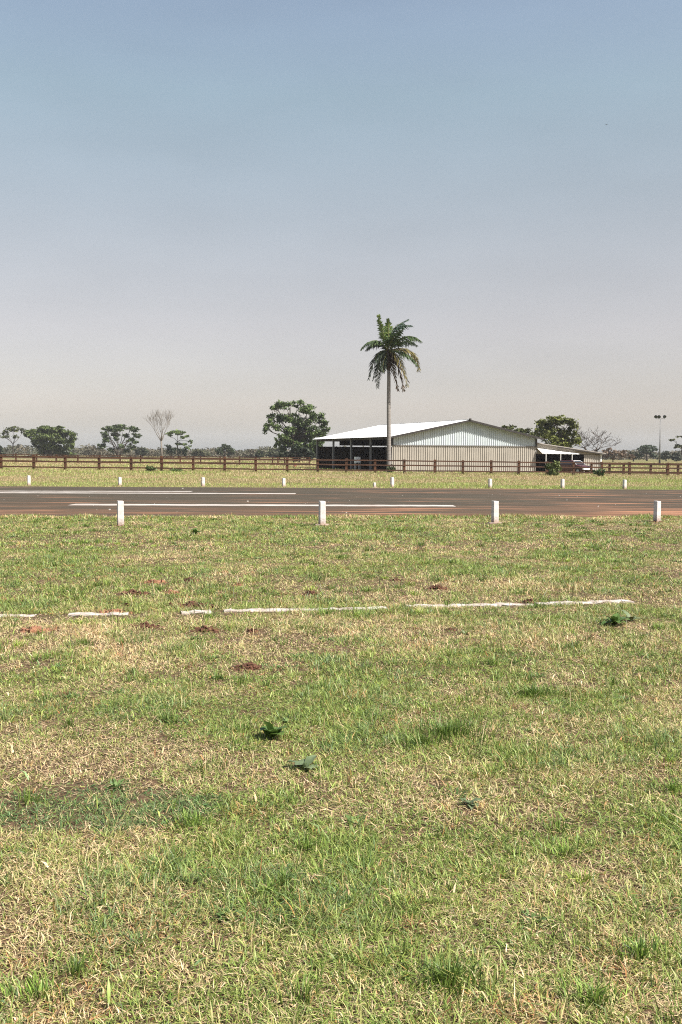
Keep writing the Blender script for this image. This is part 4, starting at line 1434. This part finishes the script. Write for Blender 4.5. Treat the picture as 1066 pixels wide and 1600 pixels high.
for (d0, d1, tuf, per, wsc, hsc) in ((2.2, 4.2, 2000, 14, 1.05, 1.0), (4.2, 7, 1350, 13, 1.2, 1.0), (7, 11, 760, 12, 1.45, 1.02), (11, 17, 400, 11, 1.9, 1.05), (17, 29.5, 170, 11, 2.7, 1.1)):
    tx, ty = lawn_points(d0, d1, tuf)
    # tuft traits
    hn = vnoise(tx, ty, .55, 12) * .6 + vnoise(tx, ty, 2.1, 13) * .5
    th = (.024 + .052 * np.clip(hn - .2, 0, 1) + .022 * (patches(tx, ty, .34, 201) > .8)) * rng.uniform(.7, 1.35, len(tx)) * hsc
    spread = rng.uniform(.02, .055, len(tx))
    n = len(tx) * per
    rep = np.repeat(np.arange(len(tx)), per)
    an = rng.uniform(0, 2 * math.pi, n)
    rr = np.abs(rng.normal(0, 1, n)) * spread[rep]
    x, y = tx[rep] + np.cos(an) * rr, ty[rep] + np.sin(an) * rr
    col, st, g = tones(x, y, n)
    # tuft-wise tint so that blades of a tuft belong together
    tc_, _, _ = tones(tx, ty, len(tx))
    mixf = rng.uniform(.15, .6, n)[:, None]
    col = col * (1 - mixf) + tc_[rep] * mixf
    h = th[rep] * rng.uniform(.55, 1.45, n)
    lie = rng.random(n) < (.60 if d0 < 7 else .45)                                            # trodden, lying blades
    th0 = np.clip(np.abs(rng.normal(.45, .35, n)) + rr / .06 * .25, 0, 1.35)
    th0[lie] = rng.uniform(.75, 1.5, lie.sum())
    th1 = np.clip(th0 + rng.uniform(.05, 1.1, n), 0, 1.8)
    th0[st] = np.clip(th0[st] + rng.uniform(.1, .9, st.sum()), 0, 1.5)
    th1[st] = np.clip(th1[st] + rng.uniform(.2, .9, st.sum()), 0, 1.8)
    az = an + rng.normal(0, .9, n)
    wd = rng.uniform(.0018, .0044, n) * wsc
    ok = keep_mask(x, y, h) & (y < edge_near(x))
    ok &= ~((patches(x, y, .30, 601) > .965) & (rng.random(n) < .7))
    ok &= ~((patches(x, y, .11, 501) > .90) & (rng.random(n) < .8))          # small bare holes in the turf
    x, y, h, wd, th0, th1, az, col = x[ok], y[ok], h[ok], wd[ok], th0[ok], th1[ok], az[ok], col[ok]
    # the fine blue-green weed mat at the left
    pm = ((x + 1.28) / .62) ** 2 + ((y - 4.52) / .27) ** 2 + (vnoise(x, y, .12, 51) - .5) * 1.3 + (vnoise(x, y, .3, 52) - .5) * 1.3
    inm = (pm < 1) & (rng.random(len(x)) < .9)
    col[inm] = col[inm] * .25 + np.array((.095, .19, .065)) * .75 * rng.uniform(.6, 1.25, (inm.sum(), 1))
    h[inm] *= .75
    G1.add(x, y, np.zeros(len(x)) - .003, h, wd, th0, th1, az, col)

# matted thatch: short dry blades lying flat between the tufts
for (d0, d1, dens, wsc) in ((2.2, 4.2, 9000, 1.0), (4.2, 7, 6000, 1.15), (7, 11, 3200, 1.5), (11, 17, 1500, 2.0), (17, 29.5, 600, 3.0)):
    x, y = lawn_points(d0, d1, dens)
    n = len(x)
    h = rng.uniform(.018, .05, n)
    thin = vnoise(x, y, .35, 71) * .6 + vnoise(x, y, .12, 72) * .5
    ok = keep_mask(x, y, h * .5) & (y < edge_near(x) - .15) & (rng.random(n) < .10 + thin)
    x, y, h = x[ok], y[ok], h[ok]
    n = len(x)
    t = rng.random((n, 1))
    gsel = rng.random(n) < np.clip(.42 + (vnoise(x, y, 1.3, 1) * .5 + vnoise(x, y, .42, 2) * .5 - .5) * 1.2, .1, .85)
    col = STRAW2 * .85 * (1 - t) + STRAW * .95 * t
    col[gsel] = (GREEN * (1 - t) + GREEN2 * t)[gsel]
    col *= rng.uniform(.6, 1.1, (n, 1))
    inm = (((x + 1.28) / .62) ** 2 + ((y - 4.52) / .27) ** 2 + (vnoise(x, y, .12, 51) - .5) * 1.3 + (vnoise(x, y, .3, 52) - .5) * 1.3 < 1) & (rng.random(n) < .6)
    col[inm] = np.array((.10, .19, .065)) * rng.uniform(.6, 1.2, (inm.sum(), 1))
    th0 = rng.uniform(1.15, 1.5, n)
    G1.add(x, y, rng.uniform(.004, .014, n), h, rng.uniform(.002, .0042, n) * wsc, th0, th0 + rng.uniform(-.1, .4, n), rng.uniform(0, 6.283, n), col)

# green tussocks
TUS = [(700, 1150, .30, .12, 480), (835, 1088, .22, .10, 300), (655, 1165, .14, .10, 150), (510, 962, .22, .12, 220), (770, 1040, .16, .10, 140), (330, 968, .12, .11, 160), (1030, 985, .13, .10, 130),
       (75, 1030, .2, .09, 180), (575, 925, .35, .08, 260), (130, 850, .6, .12, 300), (620, 830, .6, .12, 320), (960, 880, .5, .12, 240), (300, 1290, .12, .08, 160), (880, 1340, .10, .09, 120),
       (420, 1400, .12, .08, 200), (700, 1540, .12, .09, 240), (1000, 1500, .10, .10, 200), (60, 1560, .1, .08, 160), (930, 1570, .09, .10, 160), (480, 1330, .1, .08, 150), (1050, 1240, .1, .1, 120)]
for (px, py, r_, hh, n) in TUS:
    n = int(n * (1.3 if px in (700, 835, 655) else .7))
    r_ *= 1.35
    hh *= .85
    p = gp(px, py)
    an = rng.uniform(0, 6.283, n); rr = np.abs(rng.normal(0, .5, n)) * r_
    x, y = p.x + np.cos(an) * rr, p.y + np.sin(an) * rr * .7
    t = rng.random((n, 1))
    col = DGREEN * (1 - t) + GREEN * t * (1.0 if px in (700, 835, 655) else 1.5)
    G1.add(x, y, np.zeros(n), hh * rng.uniform(.5, 1.25, n), rng.uniform(.003, .0055, n) * max(1, p.y / 8), np.abs(rng.normal(.2, .25, n)), rng.uniform(.3, 1.3, n), an + rng.normal(0, .6, n), col)
# scattered small tufts and low broad-leaved patches
K = 620
ky = np.sqrt(rng.random(K) * (25 ** 2 - 2.4 ** 2) + 2.4 ** 2) * np.where(rng.random(K) < .35, .45, 1.0)
kx = (rng.random(K) * 2 - 1) * (.38 * ky + .8)
for cx_, cy_ in zip(kx, ky):
    typ = rng.random()
    r_ = rng.uniform(.03, .13) * (1 + cy_ / 16)
    n = int(rng.uniform(18, 60))
    an = rng.uniform(0, 6.283, n)
    rr = np.abs(rng.normal(0, .55, n)) * r_
    x, y = cx_ + np.cos(an) * rr, cy_ + np.sin(an) * rr
    t = rng.random((n, 1))
    k_ = max(1.0, cy_ / 7)
    if typ < .45:          # dark green fine tuft
        G1.add(x, y, np.zeros(n), rng.uniform(.05, .11, n), rng.uniform(.0025, .0045, n) * k_, np.abs(rng.normal(.25, .3, n)), rng.uniform(.3, 1.4, n), an, DGREEN * (1 - t) + GREEN * t)
    elif typ < .75:        # low broad leaves
        cc = (np.array((.06, .115, .03)) * (1 - t) + np.array((.17, .25, .08)) * t)
        G1.add(x, y, np.zeros(n) + .004, rng.uniform(.025, .06, n), rng.uniform(.007, .014, n) * max(1, k_ * .7), rng.uniform(.5, 1.3, n), rng.uniform(1.0, 1.8, n), an, cc)
    elif typ < .9:         # fresh yellow green
        G1.add(x, y, np.zeros(n), rng.uniform(.04, .08, n), rng.uniform(.003, .005, n) * k_, np.abs(rng.normal(.4, .3, n)), rng.uniform(.5, 1.5, n), an, np.array((.28, .38, .06)) * (.7 + .5 * t))
    else:                  # dead rusty tuft
        G1.add(x, y, np.zeros(n), rng.uniform(.03, .07, n), rng.uniform(.0025, .0045, n) * k_, np.abs(rng.normal(.7, .4, n)), rng.uniform(.8, 1.7, n), an, np.array((.20, .10, .045)) * (.6 + .9 * t))

# long thin seed stems, dark and straw
n = 620
x, y = lawn_points(2.3, 13, 26)
n = len(x)
t = rng.random((n, 1))
sc = np.where(rng.random((n, 1)) < .6, np.array((.075, .085, .03)), np.array((.55, .43, .24))) * (.7 + .6 * t)
G1.add(x, y, np.zeros(n), rng.uniform(.09, .25, n), rng.uniform(.0016, .0028, n) * np.maximum(1, y / 5), np.abs(rng.normal(.5, .35, n)), rng.uniform(.5, 1.5, n), rng.uniform(0, 6.28, n), sc)
# broader loose blades, lying dry leaves
x, y = lawn_points(2.3, 9, 22)
n = len(x)
col, st, g = tones(x, y, n)
G1.add(x, y, np.zeros(n) + .01, rng.uniform(.04, .09, n), rng.uniform(.005, .010, n), rng.uniform(.2, 1.4, n), rng.uniform(.9, 1.8, n), rng.uniform(0, 6.28, n), col)
# ragged taller fringe at the runway edge
n = 20000
x = rng.uniform(-14, 15, n)
y = edge_near(x) - np.abs(rng.normal(0, .6, n))
col, st, g = tones(x, y, n)
G1.add(x, y, np.zeros(n), rng.uniform(.05, .15, n) * (.3 + .8 * vnoise(x, y, .8, 61)), rng.uniform(.006, .012, n), np.abs(rng.normal(.3, .3, n)), rng.uniform(.3, 1.3, n), rng.uniform(0, 6.28, n), col)
G1.build('lawn_grass')

# rough pasture between runway and fence, and beyond
G2 = Grass()
PST = np.array((.49, .385, .215)); PST2 = np.array((.33, .245, .125))
for (d0, d1, dens, w0, h0) in ((49.0, 62, 95, .012, .13), (62, 80, 60, .016, .16), (80, 100, 38, .022, .20), (100, 150, 9, .04, .22), (150, 260, 2.2, .08, .26)):
    N = int((.42 * (d1 ** 2 - d0 ** 2) + 8 * (d1 - d0)) * dens)
    y = np.sqrt(rng.random(N) * (d1 * d1 - d0 * d0) + d0 * d0)
    x = (rng.random(N) * 2 - 1) * (.42 * y + 4)
    # leave the barn, the shed and their yard free
    lx = (x - BO.x) * math.cos(BA) + (y - BO.y) * math.sin(BA)
    ly = -(x - BO.x) * math.sin(BA) + (y - BO.y) * math.cos(BA)
    ok = ~((lx > -.3) & (lx < BW + LS + .5) & (ly > -.05) & (ly < BL + .3))
    if d0 < 50:
        ok &= y > 49.35 + (vnoise(x, x * 0 + 1, 1.5, 70) - .5) * .5
    x, y = x[ok], y[ok]
    n = len(x)
    a = vnoise(x, y * 2.0, 7.0, 21) * .5 + vnoise(x, y * 2.2, 2.2, 22) * .35 + vnoise(x, y, 18, 23) * .3 - .575
    a = a + np.clip((57 - y) / 30, 0, .2)
    t = rng.random((n, 1))
    col = PST2 * (1 - t) + PST * t
    gm = rng.random(n) < np.clip(.30 + a * 3.0, .03, .9)
    col[gm] = (GREEN * (1 - t) + GREEN2 * t)[gm]
    col *= rng.uniform(.82, 1.15, (n, 1))
    hh = h0 * rng.uniform(.4, 1.2, n) * (.45 + vnoise(x, y, 3.0, 24))
    th0 = np.abs(rng.normal(.35, .35, n))
    G2.add(x, y, gz(x, y) - .01, hh, rng.uniform(.7, 1.4, n) * w0, th0, th0 + rng.uniform(0, .9, n), rng.uniform(0, 6.28, n), col)
# taller tufts at the foot of the fence posts
for p in [on_line(q_, FA, FB) for q_ in fpx]:
    n = 90
    x, y = p.x + rng.normal(0, .35, n), p.y + rng.normal(-.1, .2, n)
    t = rng.random((n, 1))
    G2.add(x, y, gz(x, y), rng.uniform(.12, .38, n), rng.uniform(.012, .022, n), np.abs(rng.normal(.25, .25, n)), rng.uniform(.2, 1.1, n), rng.uniform(0, 6.28, n), GREEN * (1 - t) + PST2 * t)
G2.build('pasture_grass')

# ------------------------------------------------------------------ haze
HAZE = 0.00014
if HAZE > 0:
    q = MB()
    q.box(-3100, 3100, -3100, 3100, -2.0, 60.0)
    hm = bpy.data.materials.new('haze')
    hm.use_nodes = True
    n, l = hm.node_tree.nodes, hm.node_tree.links
    n.remove(n['Principled BSDF'])
    pv = n.new('ShaderNodeVolumePrincipled')
    pv.inputs['Color'].default_value = (.93, .95, 1.0, 1)
    pv.inputs['Density'].default_value = HAZE
    pv.inputs['Anisotropy'].default_value = 0.0
    l.new(pv.outputs[0], n['Material Output'].inputs['Volume'])
    kind(q.build('haze', hm), 'stuff')
